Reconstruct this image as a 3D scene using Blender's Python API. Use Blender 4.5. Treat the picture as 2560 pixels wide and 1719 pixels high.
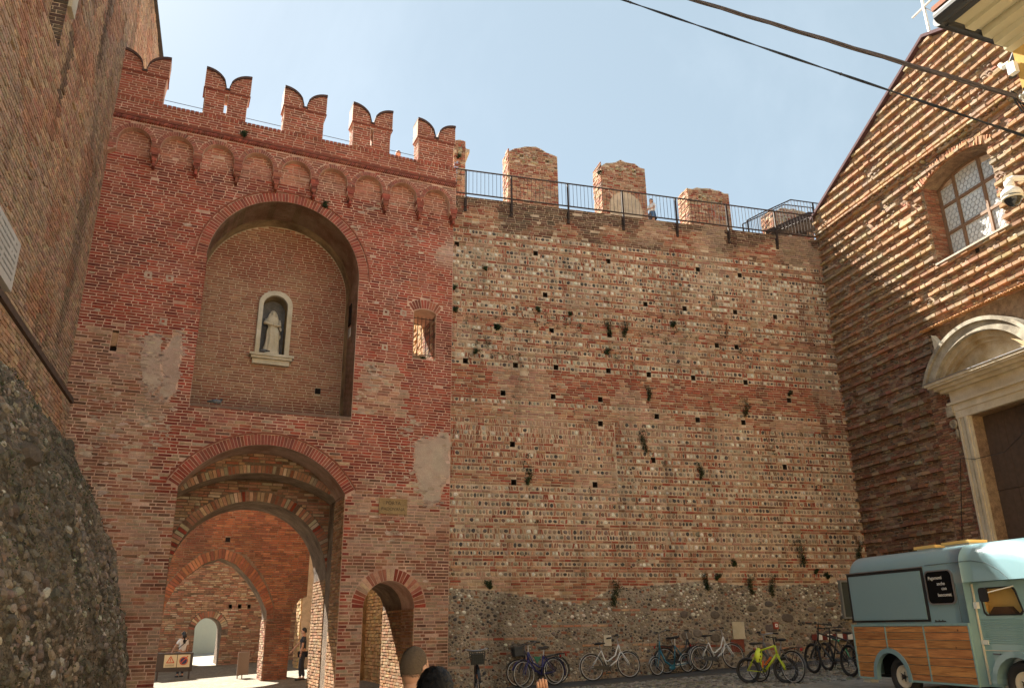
import bpy, math, random
import numpy as np
from mathutils import Vector, Matrix, noise
from mathutils.geometry import tessellate_polygon
random.seed(7); R = random.random
sc = bpy.context.scene
for o in list(bpy.data.objects): bpy.data.objects.remove(o)
# ------------------------------------------------------------------ camera, sky, sun, exposure
CAMH = 1.6; FPX = 2010.0; PITCH = math.radians(19.45); ROLL = math.radians(.77)
cp, sp = math.cos(PITCH), math.sin(PITCH)
r0 = Vector((1, 0, 0)); u0 = Vector((0, -sp, cp)); FW = Vector((0, cp, sp))
CR = math.cos(ROLL)*r0 - math.sin(ROLL)*u0; CU = math.cos(ROLL)*u0 + math.sin(ROLL)*r0
cam = bpy.data.cameras.new('camera'); cam.sensor_width = 36; cam.lens = 36*FPX/2560
cam.clip_end = 2000; cam.clip_start = .05
co = bpy.data.objects.new('camera', cam); sc.collection.objects.link(co); sc.camera = co
M = Matrix.Identity(4)
for i in range(3):
    M[i][0] = CR[i]; M[i][1] = CU[i]; M[i][2] = -FW[i]
M.translation = (0, 0, CAMH); co.matrix_world = M
SAZ, SEL = math.radians(-40), math.radians(46.6)     # azimuth clockwise from +Y
sdir = Vector((math.sin(SAZ)*math.cos(SEL), math.cos(SAZ)*math.cos(SEL), math.sin(SEL)))
w = bpy.data.worlds.new('World'); sc.world = w; w.use_nodes = True
nt = w.node_tree; nt.nodes.clear()
sky = nt.nodes.new('ShaderNodeTexSky'); sky.sky_type = 'NISHITA'; sky.sun_disc = False
sky.sun_elevation = SEL; sky.sun_rotation = SAZ
sky.air_density = 1.0; sky.dust_density = .6; sky.ozone_density = 2.0; sky.altitude = 50
bg = nt.nodes.new('ShaderNodeBackground'); bg.inputs[1].default_value = .0445
ow = nt.nodes.new('ShaderNodeOutputWorld')
tc = nt.nodes.new('ShaderNodeTexCoord'); nz = nt.nodes.new('ShaderNodeTexNoise')
nz.inputs['Scale'].default_value = 2.2; nz.inputs['Detail'].default_value = 7; nz.inputs['Roughness'].default_value = .62
nz.inputs['Distortion'].default_value = .5
cr = nt.nodes.new('ShaderNodeValToRGB'); cr.color_ramp.elements[0].position = .52; cr.color_ramp.elements[1].position = .85
cr.color_ramp.elements[0].color = (0, 0, 0, 1); cr.color_ramp.elements[1].color = (.2, .2, .2, 1)
mx = nt.nodes.new('ShaderNodeMixRGB'); mx.inputs[2].default_value = (4.2, 4.7, 5.2, 1)
nt.links.new(tc.outputs['Generated'], nz.inputs['Vector']); nt.links.new(nz.outputs['Fac'], cr.inputs[0])
hz_ = nt.nodes.new('ShaderNodeMixRGB'); hz_.inputs[0].default_value = .78; hz_.inputs[2].default_value = (1.9, 2.32, 2.42, 1)   # thin summer haze
nt.links.new(sky.outputs[0], hz_.inputs[1])
nt.links.new(cr.outputs[0], mx.inputs[0]); nt.links.new(hz_.outputs[0], mx.inputs[1])
nt.links.new(mx.outputs[0], bg.inputs[0]); nt.links.new(bg.outputs[0], ow.inputs[0])
sun = bpy.data.lights.new('sun', 'SUN'); sun.energy = 3.85; sun.angle = math.radians(.5); sun.color = (1, .93, .8)
so = bpy.data.objects.new('sun', sun); sc.collection.objects.link(so)
so.rotation_euler = (-sdir).to_track_quat('-Z', 'Y').to_euler(); so.location = (0, 0, 40)
vs = sc.view_settings; vs.view_transform = 'Standard'; vs.look = 'None'; vs.gamma = 1; vs.exposure = 2.7
sc.cycles.max_bounces = 8; sc.cycles.diffuse_bounces = 6
# ------------------------------------------------------------------ helpers
def proj(P):
    d = Vector(P) - Vector((0, 0, CAMH)); z = d.dot(FW)
    if z < .1: return None
    return 1280 + FPX*d.dot(CR)/z, 859.5 - FPX*d.dot(CU)/z, z
class Pl:                                   # a vertical plane: u runs along the azimuth, w > 0 lies behind it
    def __init__(s, az, O):
        a = math.radians(az); s.d = Vector((math.sin(a), math.cos(a), 0)); s.n = Vector((-s.d.y, s.d.x, 0)); s.O = Vector((O[0], O[1], 0))
    def pt(s, u, z, w=0): return s.O + s.d*u + s.n*w + Vector((0, 0, z))
    def rot(s): return math.atan2(s.d.y, s.d.x)
def gz(x, y): return .046*x + .0168*y
class MB:
    def __init__(s): s.v = []; s.f = []; s.c = []
    def add(s, vs, fs, col=(1, 1, 1)):
        n = len(s.v); s.v += [tuple(v) for v in vs]
        for f in fs: s.f.append(tuple(i+n for i in f)); s.c.append(col)
        return s
    def mesh(s, name):
        m = bpy.data.meshes.new(name); m.from_pydata(s.v, [], s.f)
        a = m.color_attributes.new('Col', 'FLOAT_COLOR', 'CORNER')
        arr = np.ones((len(m.loops), 4), dtype=np.float32); k = 0
        cnt = np.fromiter((len(f) for f in s.f), dtype=np.int32, count=len(s.f))
        if len(s.f): arr[:, :3] = np.repeat(np.array(s.c, dtype=np.float32), cnt, axis=0)
        a.data.foreach_set('color', arr.ravel()); return m
    def build(s, name, mat, parent=None, smooth=False, kind=None, label=None):
        m = s.mesh(name); m.materials.append(mat)
        if smooth: m.shade_smooth()
        o = bpy.data.objects.new(name, m); sc.collection.objects.link(o); o.parent = parent
        if parent is not None: o.matrix_parent_inverse = parent.matrix_basis.inverted()
        if kind: o['kind'] = kind
        if label: o['label'] = label
        return o
def tag(o, label, cat, group=None):
    o['label'] = label; o['category'] = cat
    if group: o['group'] = group
    return o
def thing(name, label, cat, loc=(0, 0, 0), rz=0, group=None):
    o = bpy.data.objects.new(name, None); sc.collection.objects.link(o); o.location = loc; o.rotation_euler = (0, 0, rz)
    o.empty_display_size = .2
    return tag(o, label, cat, group)
def basis(o): return Matrix.Translation(o.location) @ o.rotation_euler.to_matrix().to_4x4()
QF = [(0, 1, 2, 3), (4, 7, 6, 5), (0, 4, 5, 1), (1, 5, 6, 2), (2, 6, 7, 3), (3, 7, 4, 0)]
def box(mb, pl, u0, u1, z0, z1, w0, w1, col=(1, 1, 1)):
    P = [pl.pt(u, z, w) for w in (w0, w1) for u, z in ((u0, z0), (u1, z0), (u1, z1), (u0, z1))]
    return mb.add(P, QF, col)
def bar(mb, a, b, r, n=6, col=(1, 1, 1), r2=None):
    a = Vector(a); b = Vector(b); d = (b-a).normalized(); r2 = r if r2 is None else r2
    x = d.orthogonal().normalized(); y = d.cross(x)
    V = [a + (x*math.cos(t)+y*math.sin(t))*r for t in [2*math.pi*i/n for i in range(n)]]
    V += [b + (x*math.cos(t)+y*math.sin(t))*r2 for t in [2*math.pi*i/n for i in range(n)]]
    F = [(i, (i+1) % n, n+(i+1) % n, n+i) for i in range(n)] + [tuple(range(n))[::-1], tuple(range(n, 2*n))]
    return mb.add(V, F, col)
def path(mb, pts, r, n=6, col=(1, 1, 1)):
    for a, b in zip(pts, pts[1:]): bar(mb, a, b, r, n, col)
    return mb
def tube(mb, pts, r, n=8, col=(1, 1, 1), closed=False):
    pts = [Vector(p) for p in pts]; m = len(pts); V = []
    rr = r if isinstance(r, (list, tuple)) else [r]*m
    up = Vector((0, 0, 1))
    for i in range(m):
        if closed: d = pts[(i+1) % m]-pts[i-1]
        else: d = pts[min(i+1, m-1)]-pts[max(i-1, 0)]
        d.normalize(); x = d.cross(up)
        if x.length < .1: x = d.cross(Vector((0, 1, 0)))
        x.normalize(); y = x.cross(d)
        V += [pts[i] + (x*math.cos(2*math.pi*k/n)+y*math.sin(2*math.pi*k/n))*rr[i] for k in range(n)]
    F = []
    for i in range(m if closed else m-1):
        j = (i+1) % m
        F += [(i*n+k, i*n+(k+1) % n, j*n+(k+1) % n, j*n+k) for k in range(n)]
    if not closed: F += [tuple(range(n))[::-1], tuple(range((m-1)*n, m*n))]
    return mb.add(V, F, col)
def ring(mb, c, ax, r, rr, n=28, k=6, col=(1, 1, 1), sy=1):
    ax = Vector(ax).normalized(); x = ax.orthogonal().normalized(); y = ax.cross(x); c = Vector(c); V = []
    for i in range(n):
        t = 2*math.pi*i/n; e = x*math.cos(t)+y*math.sin(t)
        V += [c + e*(r+rr*math.cos(2*math.pi*j/k)) + ax*(rr*sy*math.sin(2*math.pi*j/k)) for j in range(k)]
    return mb.add(V, [(i*k+j, i*k+(j+1) % k, ((i+1) % n)*k+(j+1) % k, ((i+1) % n)*k+j) for i in range(n) for j in range(k)], col)
def ell(mb, c, r, n=12, m=8, col=(1, 1, 1), f=None, mat=None):
    V = []; c = Vector(c)
    for i in range(m+1):
        th = math.pi*i/m
        for j in range(n):
            p = Vector((math.sin(th)*math.cos(2*math.pi*j/n), math.sin(th)*math.sin(2*math.pi*j/n), math.cos(th)))
            k = f(p) if f else 1
            q = Vector((p.x*r[0]*k, p.y*r[1]*k, p.z*r[2]*k))
            V.append(c + (mat @ q if mat else q))
    return mb.add(V, [(i*n+j, (i+1)*n+j, (i+1)*n+(j+1) % n, i*n+(j+1) % n) for i in range(m) for j in range(n)], col)
def sheet(mb, pl, loops, w=0, col=(1, 1, 1), flip=False):
    ls = [[Vector((p[0], p[1], 0)) for p in l] for l in loops]
    T = tessellate_polygon(ls); P = [pl.pt(p[0], p[1], w) for l in loops for p in l]
    return mb.add(P, [tuple(t) for t in T], col)
def sides(mb, pl, loop, w0, w1, col=(1, 1, 1), closed=True):
    n = len(loop); P = [pl.pt(p[0], p[1], w0) for p in loop]+[pl.pt(p[0], p[1], w1) for p in loop]
    return mb.add(P, [(i, (i+1) % n, n+(i+1) % n, n+i) for i in range(n if closed else n-1)], col)
def prism(mb, pl, loops, w0, w1, col=(1, 1, 1)):
    sheet(mb, pl, loops, w0, col); sheet(mb, pl, loops, w1, col)
    for l in loops: sides(mb, pl, l, w0, w1, col)
    return mb
def rect(a, b, c, d): return [(a, c), (b, c), (b, d), (a, d)]
def arc(cu, cz, r, a0, a1, n=24, rz=None):
    rz = rz or r
    return [(cu+r*math.cos(math.radians(a0+(a1-a0)*i/n)), cz+rz*math.sin(math.radians(a0+(a1-a0)*i/n))) for i in range(n+1)]
def spans(loops, z):
    xs = []
    for l in loops:
        n = len(l)
        for i in range(n):
            (x0, y0), (x1, y1) = l[i], l[(i+1) % n]
            if (y0 > z) != (y1 > z): xs.append(x0+(z-y0)*(x1-x0)/(y1-y0))
    xs.sort(); return [(xs[i], xs[i+1]) for i in range(0, len(xs)-1, 2)]
def inter(A, B):
    o = []
    for a, b in A:
        for c, d in B:
            lo, hi = max(a, c), min(b, d)
            if hi > lo: o.append((lo, hi))
    return o
def minus(A, B):
    for c, d in B:
        o = []
        for a, b in A:
            if d <= a or c >= b: o.append((a, b)); continue
            if c > a: o.append((a, c))
            if d < b: o.append((d, b))
        A = o
    return A
def spans3(loops, z0, z1):          # first loop minus all the others
    e = (z1-z0)*.04; A = inter(inter(spans(loops[:1], z0+e), spans(loops[:1], z1-e)), spans(loops[:1], (z0+z1)/2))
    for l in loops[1:]:
        for z in (z0+e, (z0+z1)/2, z1-e): A = minus(A, spans([l], z))
    return A
def mixc(a, b, t): return tuple(a[i]*(1-t)+b[i]*t for i in range(3))
def jit(c, s=.12):
    k = 1+random.uniform(-s, s); return tuple(max(.01, x*k*(1+random.uniform(-s, s)*.35)) for x in c)
def sm(a, b, x): t = min(1, max(0, (x-a)/(b-a))); return t*t*(3-2*t)
def nz2(x, y, s=1, o=0): return .5+.5*noise.noise(Vector((x*s+o, y*s, o*1.7)))/.6
def blk(pl, u0, u1, z0, z1, col, proud=.012, w=0, rg=.003, back=.004, sk=0, ins=.005):
    P = []
    for (u, z, a, b) in ((u0, z0, 1, 1), (u1, z0, -1, 1), (u1, z1, -1, -1), (u0, z1, 1, -1)):
        P.append(pl.pt(u+a*ins+random.uniform(-rg, rg)+sk*(z-z0), z+b*ins*.8+random.uniform(-rg, rg), w-proud-random.uniform(0, rg)))
    for (u, z) in ((u0, z0), (u1, z0), (u1, z1), (u0, z1)): P.append(pl.pt(u+sk*(z-z0), z, w+back))
    return P, [(0, 1, 2, 3), (0, 4, 5, 1), (1, 5, 6, 2), (2, 6, 7, 3), (3, 7, 4, 0)], col
def bricks(pl, loops, z0, z1, cf, ch=.068, bl=(.2, .29), j=.013, proud=.012, w=0, rg=.003, miss=0, hdr=.25, wf=None):
    out = []; z = z0; r = 0
    while z < z1-.02:
        zt = min(z+ch, z1); y0, y1 = z+j*.5, zt-j*.5
        for a, b in spans3(loops, z, zt):
            u = a+j*.5; u -= 0; first = True; off = random.uniform(.3, 1) if r % 2 else 1
            while u < b-.035:
                L = random.uniform(*bl)
                if R() < hdr: L *= .52
                if first: L *= off; first = False
                if u+L > b-.06: L = b-j*.5-u
                if L > .02 and R() >= miss:
                    c = cf(u+L/2, (y0+y1)/2)
                    if c is not None:
                        wo = wf(u, z) if wf else 0
                        dz0 = random.uniform(-rg, rg)
                        out.append(blk(pl, u, u+L, y0+dz0, y1+dz0, c, proud*random.uniform(.5, 1.4), w+wo, rg, back=.004+(.03 if wf else 0)))
                u += L+j
        z += ch; r += 1
    return out
def vous(pl, cu, cz, ri, ro, a0, a1, cf, w=0, th=.075, proud=.010, gap=.22, clip=None, rg=.003, back=.004):
    out = []; n = max(3, int(abs(math.radians(a1-a0))*(ri+ro)/2/th))
    for i in range(n):
        s0 = a0+(a1-a0)*(i+gap/2)/n; s1 = a0+(a1-a0)*(i+1-gap/2)/n; am = math.radians((s0+s1)/2)
        if clip and not clip(cu+ri*math.cos(am), cz+ri*math.sin(am)): continue
        P = []; rr1 = ro+random.uniform(-.012, .012)
        q = [(ri, s0), (rr1, s0), (rr1, s1), (ri, s1)]
        for r_, s in q:
            t = math.radians(s); P.append(pl.pt(cu+r_*math.cos(t)+random.uniform(-rg, rg), cz+r_*math.sin(t)+random.uniform(-rg, rg), w-proud*random.uniform(.7, 1.3)))
        for r_, s in q:
            t = math.radians(s); P.append(pl.pt(cu+r_*math.cos(t), cz+r_*math.sin(t), w+back))
        out.append((P, [(0, 1, 2, 3), (0, 4, 5, 1), (1, 5, 6, 2), (2, 6, 7, 3), (3, 7, 4, 0)], cf(cu+ro*math.cos(am), cz+ro*math.sin(am))))
    return out
def cob(pl, u, z, a, b, col, w=0, h=.025, rot=0, n=7, base=None):
    P = []; ph = random.uniform(0, 6.3); rs = [random.uniform(.82, 1.12) for _ in range(n)]
    for k, hh in ((1, .003), (.72, -h*.8)):
        for i in range(n):
            t = ph+2*math.pi*i/n; x = a*k*rs[i]*math.cos(t); y = b*k*rs[i]*math.sin(t)
            x, y = x*math.cos(rot)-y*math.sin(rot), x*math.sin(rot)+y*math.cos(rot)
            P.append((x, y, hh))
    P.append((0, 0, -h))
    P = [pl.pt(u+x, z+y, w+q) for x, y, q in P] if base is None else [base(x, y, q) for x, y, q in P]
    F = [(i, (i+1) % n, n+(i+1) % n, n+i) for i in range(n)]+[(n+i, n+(i+1) % n, 2*n) for i in range(n)]
    return P, F, col
def emit(items, name, mat, parent, keep=300, rest=None, minpx=9):
    """the pieces that show largest become parts of their own, the others one joined part"""
    sc_ = []
    for k, (P, F, c) in enumerate(items):
        q = proj((P[0]+P[2])/2); s = 0
        if q and -10 < q[0] < 2570 and -10 < q[1] < 1730:
            a = proj(P[0]); b = proj(P[2])
            if a and b: s = abs(a[0]-b[0])+abs(a[1]-b[1])
            if max(abs(a[0]-b[0]), abs(a[1]-b[1])) < minpx: s = 0
        sc_.append((s, k))
    sc_.sort(reverse=True); top = [k for s, k in sc_[:keep] if s > 0]; ts = set(top)
    for k in top:
        P, F, c = items[k]; ctr = sum(P, Vector())/len(P); mb = MB(); mb.add([p-ctr for p in P], F, c)
        o = mb.build(name, mat); o.location = ctr; o.parent = parent
        o.matrix_parent_inverse = basis(parent).inverted()
    mb = MB()
    for k, (P, F, c) in enumerate(items):
        if k not in ts: mb.add(P, F, c)
    if mb.v: mb.build(rest or name, mat, parent, kind='stuff')
# ------------------------------------------------------------------ materials
def mat_new(name):
    m = bpy.data.materials.new(name); m.use_nodes = True; n = m.node_tree; return m, n, n.nodes['Principled BSDF']
def masonry(name, base=None, amt=.35, sc1=9, sc2=60, bump=.4, rough=.93, tint2=None, big=0, dist=.01, streak=0):
    m, n, b = mat_new(name); N = n.nodes.new; L = n.links.new
    tc = N('ShaderNodeNewGeometry')
    if base is None:
        at = N('ShaderNodeAttribute'); at.attribute_name = 'Col'; src = at.outputs['Color']
    else:
        rgb = N('ShaderNodeRGB'); rgb.outputs[0].default_value = (*base, 1); src = rgb.outputs[0]
    if tint2:
        nn = N('ShaderNodeTexNoise'); nn.inputs['Scale'].default_value = 1.3; nn.inputs['Detail'].default_value = 6; nn.inputs['Roughness'].default_value = .7
        L(tc.outputs['Position'], nn.inputs['Vector'])
        rp = N('ShaderNodeValToRGB'); rp.color_ramp.elements[0].position = .4; rp.color_ramp.elements[1].position = .62; L(nn.outputs['Fac'], rp.inputs[0])
        mm = N('ShaderNodeMixRGB'); L(rp.outputs[0], mm.inputs[0]); L(src, mm.inputs[1]); mm.inputs[2].default_value = (*tint2, 1); src = mm.outputs[0]
    for s, a in ((sc1, amt), (sc2, amt)) + (((big, amt*1.1),) if big else ()):
        nn = N('ShaderNodeTexNoise'); nn.inputs['Scale'].default_value = s; nn.inputs['Detail'].default_value = 5
        L(tc.outputs['Position'], nn.inputs['Vector'])
        mr = N('ShaderNodeMapRange'); mr.inputs[1].default_value = .3; mr.inputs[2].default_value = .7; mr.inputs[3].default_value = 1-a; mr.inputs[4].default_value = 1+a
        L(nn.outputs['Fac'], mr.inputs[0])
        mm = N('ShaderNodeMixRGB'); mm.blend_type = 'MULTIPLY'; mm.inputs[0].default_value = 1; L(src, mm.inputs[1]); L(mr.outputs[0], mm.inputs[2]); src = mm.outputs[0]
    if streak:      # rain and soot runs
        mp = N('ShaderNodeMapping'); mp.inputs['Scale'].default_value = (1.6, 1.6, .22); L(tc.outputs['Position'], mp.inputs[0])
        for sc__, lo, hi, am in ((1.0, .52, .72, streak), (4.5, .6, .75, streak*.7)):
            nn = N('ShaderNodeTexNoise'); nn.inputs['Scale'].default_value = sc__; nn.inputs['Detail'].default_value = 8; nn.inputs['Roughness'].default_value = .65; L(mp.outputs[0], nn.inputs['Vector'])
            mr = N('ShaderNodeMapRange'); mr.inputs[1].default_value = lo; mr.inputs[2].default_value = hi; mr.inputs[3].default_value = 1; mr.inputs[4].default_value = 1-am; L(nn.outputs['Fac'], mr.inputs[0])
            mm = N('ShaderNodeMixRGB'); mm.blend_type = 'MULTIPLY'; mm.inputs[0].default_value = 1; L(src, mm.inputs[1]); L(mr.outputs[0], mm.inputs[2]); src = mm.outputs[0]
    L(src, b.inputs['Base Color']); b.inputs['Roughness'].default_value = rough
    b.inputs['Specular IOR Level'].default_value = .2
    bn = N('ShaderNodeTexNoise'); bn.inputs['Scale'].default_value = sc2*1.4; bn.inputs['Detail'].default_value = 4; L(tc.outputs['Position'], bn.inputs['Vector'])
    bp = N('ShaderNodeBump'); bp.inputs['Strength'].default_value = bump; bp.inputs['Distance'].default_value = dist; L(bn.outputs['Fac'], bp.inputs['Height']); L(bp.outputs[0], b.inputs['Normal'])
    return m
def plain(name, col, rough=.5, metal=0, spec=.5, coat=0, var=.0, vs=8, bump=0):
    m, n, b = mat_new(name); b.inputs['Base Color'].default_value = (*col, 1); b.inputs['Roughness'].default_value = rough
    b.inputs['Metallic'].default_value = metal; b.inputs['Specular IOR Level'].default_value = spec; b.inputs['Coat Weight'].default_value = coat
    tc = n.nodes.new('ShaderNodeTexCoord'); nn = n.nodes.new('ShaderNodeTexNoise'); nn.inputs['Scale'].default_value = vs; nn.inputs['Detail'].default_value = 4
    n.links.new(tc.outputs['Object'], nn.inputs['Vector'])
    v = var or .06
    mr = n.nodes.new('ShaderNodeMapRange'); mr.inputs[3].default_value = 1-v; mr.inputs[4].default_value = 1+v; n.links.new(nn.outputs['Fac'], mr.inputs[0])
    mm = n.nodes.new('ShaderNodeMixRGB'); mm.blend_type = 'MULTIPLY'; mm.inputs[0].default_value = 1; mm.inputs[1].default_value = (*col, 1)
    n.links.new(mr.outputs[0], mm.inputs[2]); n.links.new(mm.outputs[0], b.inputs['Base Color'])
    if bump:
        bp = n.nodes.new('ShaderNodeBump'); bp.inputs['Strength'].default_value = bump; bp.inputs['Distance'].default_value = .01
        n.links.new(nn.outputs['Fac'], bp.inputs['Height']); n.links.new(bp.outputs[0], b.inputs['Normal'])
    return m
BR = masonry('brick_clay', amt=.16, bump=.35)
BRG = masonry('gate_clay', amt=.2, bump=.35, streak=.3, big=.9)
BRS = masonry('stained_clay', amt=.18, bump=.35, streak=.33)
STS = masonry('stained_cobble', amt=.2, sc1=14, bump=.3, rough=.85, streak=.4)
MRS = masonry('stained_mortar', (.56, .44, .33), tint2=(.44, .34, .25), amt=.2, sc1=5, bump=.6, streak=.38)
MRG = masonry('grey_rubble_mortar', (.36, .31, .25), tint2=(.25, .21, .165), amt=.25, sc1=6, bump=.8, dist=.02, streak=.4)
ST = masonry('cobble_stone', amt=.2, sc1=14, bump=.3, rough=.85)
MR = masonry('lime_mortar', (.54, .42, .31), tint2=(.42, .34, .25), amt=.16, sc1=5, bump=.5)
MRR = masonry('pink_mortar', (.60, .41, .32), tint2=(.45, .26, .19), amt=.14, sc1=4, bump=.5)
MRD = masonry('dark_mortar', (.24, .175, .125), tint2=(.14, .10, .075), amt=.25, sc1=4, bump=.8, dist=.03)  # shade under the passage arches is painted into this darker mortar
PLA = masonry('old_plaster', (.42, .30, .245), tint2=(.47, .38, .30), amt=.12, sc1=4, bump=.5)
PLO = masonry('ochre_plaster', (.42, .33, .2), tint2=(.2, .14, .09), amt=.15, sc1=3, bump=.6)
LIME = masonry('white_limestone', (.58, .53, .44), tint2=(.50, .43, .31), amt=.1, sc1=4, bump=.25)
LIMD = masonry('weathered_limestone', (.42, .38, .3), tint2=(.22, .19, .15), amt=.2, sc1=5, bump=.35)
SLAB = masonry('grey_marble', (.55, .53, .5), amt=.07, sc1=3, bump=.1, rough=.6)
IRON = plain('rusty_iron', (.045, .028, .022), .7, .3, var=.3, vs=20)
BLK = plain('black_rubber', (.018, .018, .02), .65)
BLKM = plain('black_metal', (.02, .021, .024), .35, .2)
CHR = plain('chrome', (.32, .32, .34), .4, .9)
LEAF = masonry('wall_leaf', amt=.3, sc1=20, bump=0, rough=.6)
RED = [(.30, .058, .038), (.25, .052, .036), (.34, .072, .046), (.19, .045, .034), (.28, .068, .045), (.31, .09, .055)]
BUF = [(.42, .23, .145), (.36, .15, .095), (.47, .31, .2), (.31, .12, .078), (.41, .28, .18), (.17, .10, .07), (.34, .17, .11), (.49, .38, .27)]
TAN = [(.40, .23, .145), (.36, .18, .12), (.43, .27, .175), (.32, .16, .105)]
DRK = [(.11, .06, .045), (.09, .055, .045), (.14, .075, .05), (.16, .09, .06)]
ORG = [(.30, .115, .06), (.26, .10, .055), (.34, .15, .08), (.2, .08, .05)]
ch = random.choice
# ------------------------------------------------------------------ planes (metres)
G = Pl(66, (18*math.sin(math.radians(-24)), 18*math.cos(math.radians(-24))))
W = Pl(74.5, G.pt(6.36, 0, .3)); C = Pl(164.5, W.pt(11.56, 0)); T = Pl(161.3, G.pt(-1.89, 0))
V = Pl(164.3, (9.5*math.sin(math.radians(74.3)), 9.5*math.cos(math.radians(74.3))))
# ------------------------------------------------------------------ ground
def ground():
    mb = MB(); X0, Y0, S = -60, -40, 2.0; nx, ny = 70, 70; Vv = []
    gl = lambda p: ((p-G.O).dot(G.d), (p-G.O).dot(G.n))
    for j in range(ny+1):
        for i in range(nx+1):
            x = X0+i*S; y = Y0+j*S; z = gz(x, y); u, w_ = gl(Vector((x, y, 0)))
            if w_ > 0 and u < 8: z += .1*min(w_, 9)/9+(.0325*(w_-9) if w_ > 9 else 0)
            Vv.append((x, y, z))
    mb.add(Vv, [(j*(nx+1)+i, j*(nx+1)+i+1, (j+1)*(nx+1)+i+1, (j+1)*(nx+1)+i) for j in range(ny) for i in range(nx)])
    g = mb.build('ground', masonry('packed_earth_between_cobbles', (.31, .28, .23), tint2=(.26, .235, .19), amt=.2, sc1=6, bump=.6), kind='structure')
    far = MB(); far.add([(-900, -900, -3), (900, -900, -3), (900, 900, -3), (-900, 900, -3)], [(0, 1, 2, 3)])
    far.build('terrain', plain('distant_earth', (.34, .31, .25), .95), kind='structure')
    return g
GRD = ground()
def court_paving():
    mb = MB(); n, m = 12, 16; P = []
    for j in range(m+1):
        for i in range(n+1):
            u = -1.9+i*7.9/n; w_ = 1.0+j; z = .1*min(w_, 9)/9+(.0325*(w_-9) if w_ > 9 else 0); p = G.pt(u, 0, w_); P.append((p.x, p.y, gz(p.x, p.y)+z+.012))
    mb.add(P, [(j*(n+1)+i, j*(n+1)+i+1, (j+1)*(n+1)+i+1, (j+1)*(n+1)+i) for j in range(m) for i in range(n)])
    mb.build('courtyard_paving', masonry('worn_courtyard_stone', (.19, .17, .135), tint2=(.15, .13, .1), amt=.3, sc1=9, sc2=22, bump=.8, dist=.03), kind='structure')
court_paving()
def gcob():
    it = []
    def put(x, y, s, extra=0):
        z = gz(x, y)+extra; c = jit(ch([(.2, .18, .155), (.26, .24, .2), (.15, .135, .12), (.31, .29, .25), (.17, .17, .12)]))
        it.append(cob(None, 0, 0, s, s*random.uniform(.6, .95), c, h=.03, rot=R()*3, base=lambda a, b, q: Vector((x+a, y+b, z-q-.004))))
    for i in range(2600):
        u = random.uniform(-1, 10.8); w_ = -random.uniform(1.25, 4.6); p = W.pt(u, 0, w_); put(p.x, p.y, random.uniform(.04, .075))
    emit(it, 'cobble', ST, GRD, 300, 'cobbles')
gcob()
def strip():
    mb = MB(); n = 16
    P = []
    for i in range(n+1):
        u = -.8+i*12.3/n
        for w_ in (.05, -1.15):
            p = W.pt(u, 0, w_); P.append((p.x, p.y, gz(p.x, p.y)+.028))
    for i in range(n+1):
        u = -.8+i*12.3/n; p = W.pt(u, 0, -1.17); P.append((p.x, p.y, gz(p.x, p.y)-.05))
    mb.add(P, [(2*i, 2*i+1, 2*i+3, 2*i+2) for i in range(n)]+[(2*i+1, 2*n+2+i, 2*n+3+i, 2*i+3) for i in range(n)])
    mb.build('pavement', masonry('worn_asphalt', (.085, .082, .078), tint2=(.11, .105, .1), amt=.15, sc1=12, bump=.5), kind='structure')
strip()
# ------------------------------------------------------------------ city gate
gate = thing('city_gate', 'tall red brick gate tower with swallowtail merlons and arched passage', 'gate', G.pt(2, gz(*G.pt(2, 0)[:2])))
def gcol(u, z):
    n = nz2(u, z, .9, 3); n2 = nz2(u, z, 2.6, 9)
    red = 1.0
    if u < .15: red = sm(7.5, 7.95, z+.5*(n-.5))
    elif u > 4: red = max(sm(4.3, 4.8, z+.8*(n-.5)), 0)
    if .1 < u < .45: red = 1 if z > 5.6 else (.75 if z > 4.3 else .12)
    if u <= .15 and u > -.25+.5*(n-.5) and z > 4.4 and z < 5.6: red = .8
    if 4.05 < u < 5.2 and 6.35 < z < 7.65 and n > .3 and (u-4.05)/1.15+(z-6.35)/4 < 1.15: red = .05
    if .45 < u < 3.9 and z < 6.3: red = .55
    if R() < red: c = ch(RED)
    else: c = ch(BUF)
    if red > .9 and z > 11.9 and z < 12.75: c = mixc(c, (.45, .25, .18), .45)
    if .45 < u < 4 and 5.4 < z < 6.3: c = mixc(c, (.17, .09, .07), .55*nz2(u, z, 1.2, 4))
    if red < .5 and z < 7.9: c = mixc(c, (.2, .085, .055), .33)
    e = sm(.5, .75, nz2(u, z, .8, 21))*sm(2.6, 3.4, u)*sm(10.2, 10.9, z)*(1-sm(12, 12.4, z))
    c = mixc(c, (.5, .38, .31), .75*e)
    e2 = sm(.62, .8, n2); c = mixc(c, (.40, .2, .15), .25*e2)
    if n < .28: c = mixc(c, (.1, .04, .035), .35)
    if red < .3 and nz2(u, z, 1.6, 40) > .62: c = mixc(c, (.38, .28, .21), .6)
    return jit(c, .16)
uL, uR = -1.95, 6.36
archA = arc(2.15, 3.43, 2.017, 149.5, 30.5, 30)
opA = [(3.89, -.6)]+archA[::-1]+[(.43, -.6)]
archAo = arc(2.15, 3.43, 2.26, 150, 30, 30)
exA = [(3.89, -.6), (3.89, 4.4)]+archAo[::-1]+[(.43, 4.4), (.43, -.6)]
opN = [(3.93, 6.22), (3.93, 9.68)]+arc(2.17, 9.68, 1.76, 0, 180, 36)+[(.44, 6.22)]
exN = [(3.93, 6.22), (3.93, 9.68), (4.15, 9.68)]+arc(2.17, 9.68, 1.99, 0, 180, 36)+[(.44, 9.68), (.44, 6.22)]
opD = [(5.56, -.6), (5.56, 2.05)]+arc(4.985, 2.05, .575, 0, 180, 16)+[(4.41, -.6)]
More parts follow.
